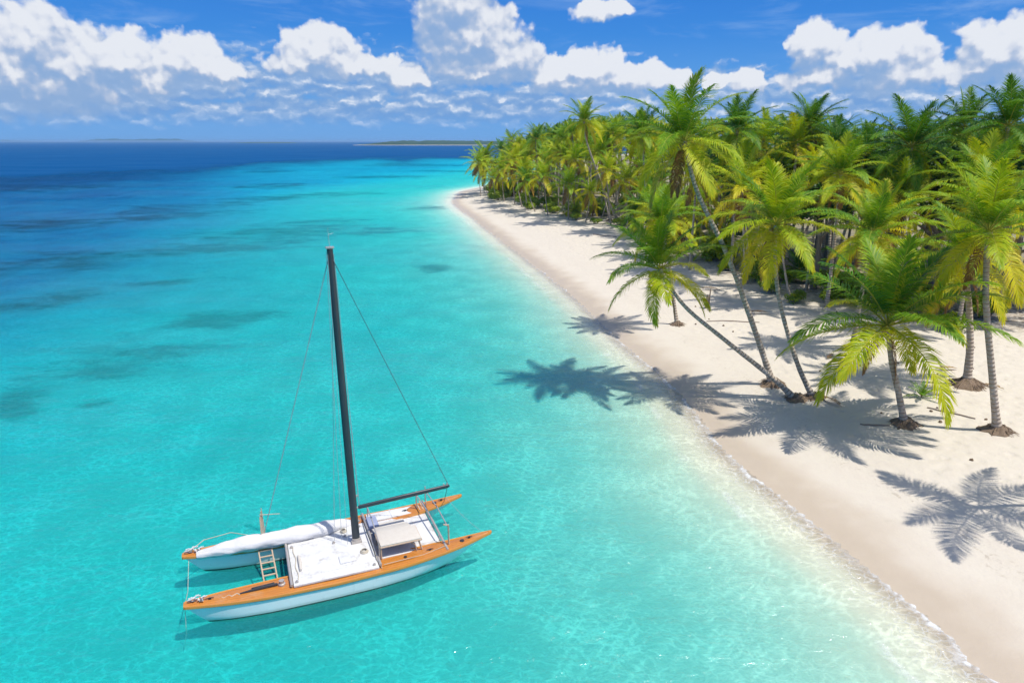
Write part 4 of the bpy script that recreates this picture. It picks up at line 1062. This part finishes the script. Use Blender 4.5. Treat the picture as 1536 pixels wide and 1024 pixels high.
# ------------------------------------------------------------------ small things on the sand
def sand_things():
    M_DRIFT = pbr('driftwood', lambda t: t.mix(t.noise(t.vm('MULTIPLY', t.obj(), (2, 9, 9)), 2, 4, .7), (.16, .12, .09), (.38, .31, .25)), .9)
    # stump of a broken trunk
    g = ground_at(1060, 462); b = MB(); rng = random.Random(2)
    b.tube([(0, 0, -.2), (0, 0, .05), (.02, 0, .9), (.03, 0, 1.35)], [.24, .19, .15, .13], 10); b.tube([(.22, .1, -.1), (.26, .1, 1.9)], [.07, .06], 7)
    o = b.build('stump', M_BARK, None, g); tag(o, 'broken upright palm stump standing on the sand behind the tallest slanting trunk', 'tree stump')
    # green sprout by the low palm
    g = ground_at(1382, 596)
    o = empty('palm_sprout', g, 'bright green palm sprout growing beside the foot of the short bushy palm', 'young palm')
    c = link('crown', crown_mesh(901, 1.15, 11, 22, .04, .05, 0., .55, 0), o, (0, 0, .05)); b = MB(); b.tube([(0, 0, -.1), (0, 0, .12)], [.06, .04], 7); b.build('stem', M_BARK, o)
    def log(px0, py0, px1, py1, r, label, name='driftwood'):
        a, c_ = ground_at(px0, py0), ground_at(px1, py1); b = MB(); k = 7; pts = []
        rr = random.Random(px0)
        for j in range(k+1):
            u = j/k; q = a.lerp(c_, u); pts.append((q.x-a.x+rr.uniform(-.06, .06), q.y-a.y+rr.uniform(-.06, .06), gz(q.x, q.y)-a.z+r*.5))
        b.tube(pts, [r*(.55+.45*math.sin(math.pi*(.15+.75*j/k))) for j in range(k+1)], 7)
        m_ = pts[3]; b.tube([m_, (m_[0]+.3, m_[1]-.25, m_[2]+.12)], [r*.5, r*.2], 5)
        o = b.build(name, M_DRIFT, None, a); tag(o, label, 'driftwood'); return o
    log(1290, 637, 1335, 639, .06, 'dark driftwood log lying left of the foot of the short bushy palm')
    log(1392, 612, 1462, 628, .06, 'thin stick lying on the sand between the swollen palm and the short bushy palm')
    log(1060, 482, 1140, 484, .06, 'long thin stick lying on the sand behind the far leaning palm')
    log(890, 352, 925, 356, .10, 'driftwood lying in front of the tall slender far palm')
    rf = random.Random(21)
    for (px, py) in ((1262, 612), (1118, 470), (1400, 556), (1300, 520), (1080, 436), (1505, 585), (985, 430), (1240, 540)):
        q = ground_at(px, py); o = link('fallen_frond', DEAD[rf.randrange(2)], None, (q.x, q.y, q.z+.10)); s_ = rf.uniform(.5, .75)
        o.rotation_euler = (rf.uniform(-.2, .2), R(-64), 0); o.scale = (s_, s_, s_*.8)
        o.rotation_euler = (Matrix.Rotation(rf.uniform(0, 6.28), 3, 'Z') @ Matrix.Rotation(R(-66), 3, 'Y')).to_euler()
        tag(o, 'withered brown palm frond lying on the sand among the palm trunks', 'fallen frond', 'fallen fronds on the sand')
    M_HUSK = pbr('old_husk', lambda t: t.mix(t.noise(t.obj(), 9, 3), (.10, .065, .04), (.26, .18, .11)), .9)
    bm = bmesh.new(); bmesh.ops.create_icosphere(bm, subdivisions=2, radius=.14)
    for v in bm.verts: v.co *= 1+.12*math.sin(v.co.x*31+v.co.y*17); v.co.z *= .8
    me = bpy.data.meshes.new('coconut_husk'); bm.to_mesh(me); bm.free(); me.materials.append(M_HUSK)
    rng = np.random.default_rng(12); n = 0
    while n < 26:
        px, py = rng.uniform(930, 1530), rng.uniform(440, 700); q = ground_at(px, py)
        if shore_d(np.array([q.x]), np.array([q.y]))[0] < 7 or veg_d(np.array([q.x]), np.array([q.y]))[0] > 3: continue
        o = link('coconut_husk', me, None, (q.x, q.y, q.z+.03)); o.rotation_euler = (rng.uniform(0, 1), 0, rng.uniform(0, 6)); s = rng.uniform(.45, .8); o.scale = (s, s, s)
        tag(o, 'small brown coconut husk lying on the white sand near the palms', 'coconut husk', 'coconut husks scattered on the sand'); n += 1
sand_things()

# ------------------------------------------------------------------ render settings
S.render.engine = 'CYCLES'
cy = S.cycles
cy.max_bounces = 6; cy.diffuse_bounces = 2; cy.glossy_bounces = 2; cy.transmission_bounces = 3; cy.transparent_max_bounces = 12; cy.volume_bounces = 0
cy.caustics_reflective = False; cy.caustics_refractive = False
cy.sample_clamp_indirect = 4; cy.use_adaptive_sampling = True; cy.adaptive_threshold = .02
cy.use_denoising = True; cy.denoiser = 'OPENIMAGEDENOISE'; cy.denoising_prefilter = 'ACCURATE'
S.view_settings.view_transform = 'Standard'; S.view_settings.look = 'None'
S.view_settings.exposure = .18; S.view_settings.gamma = 1.
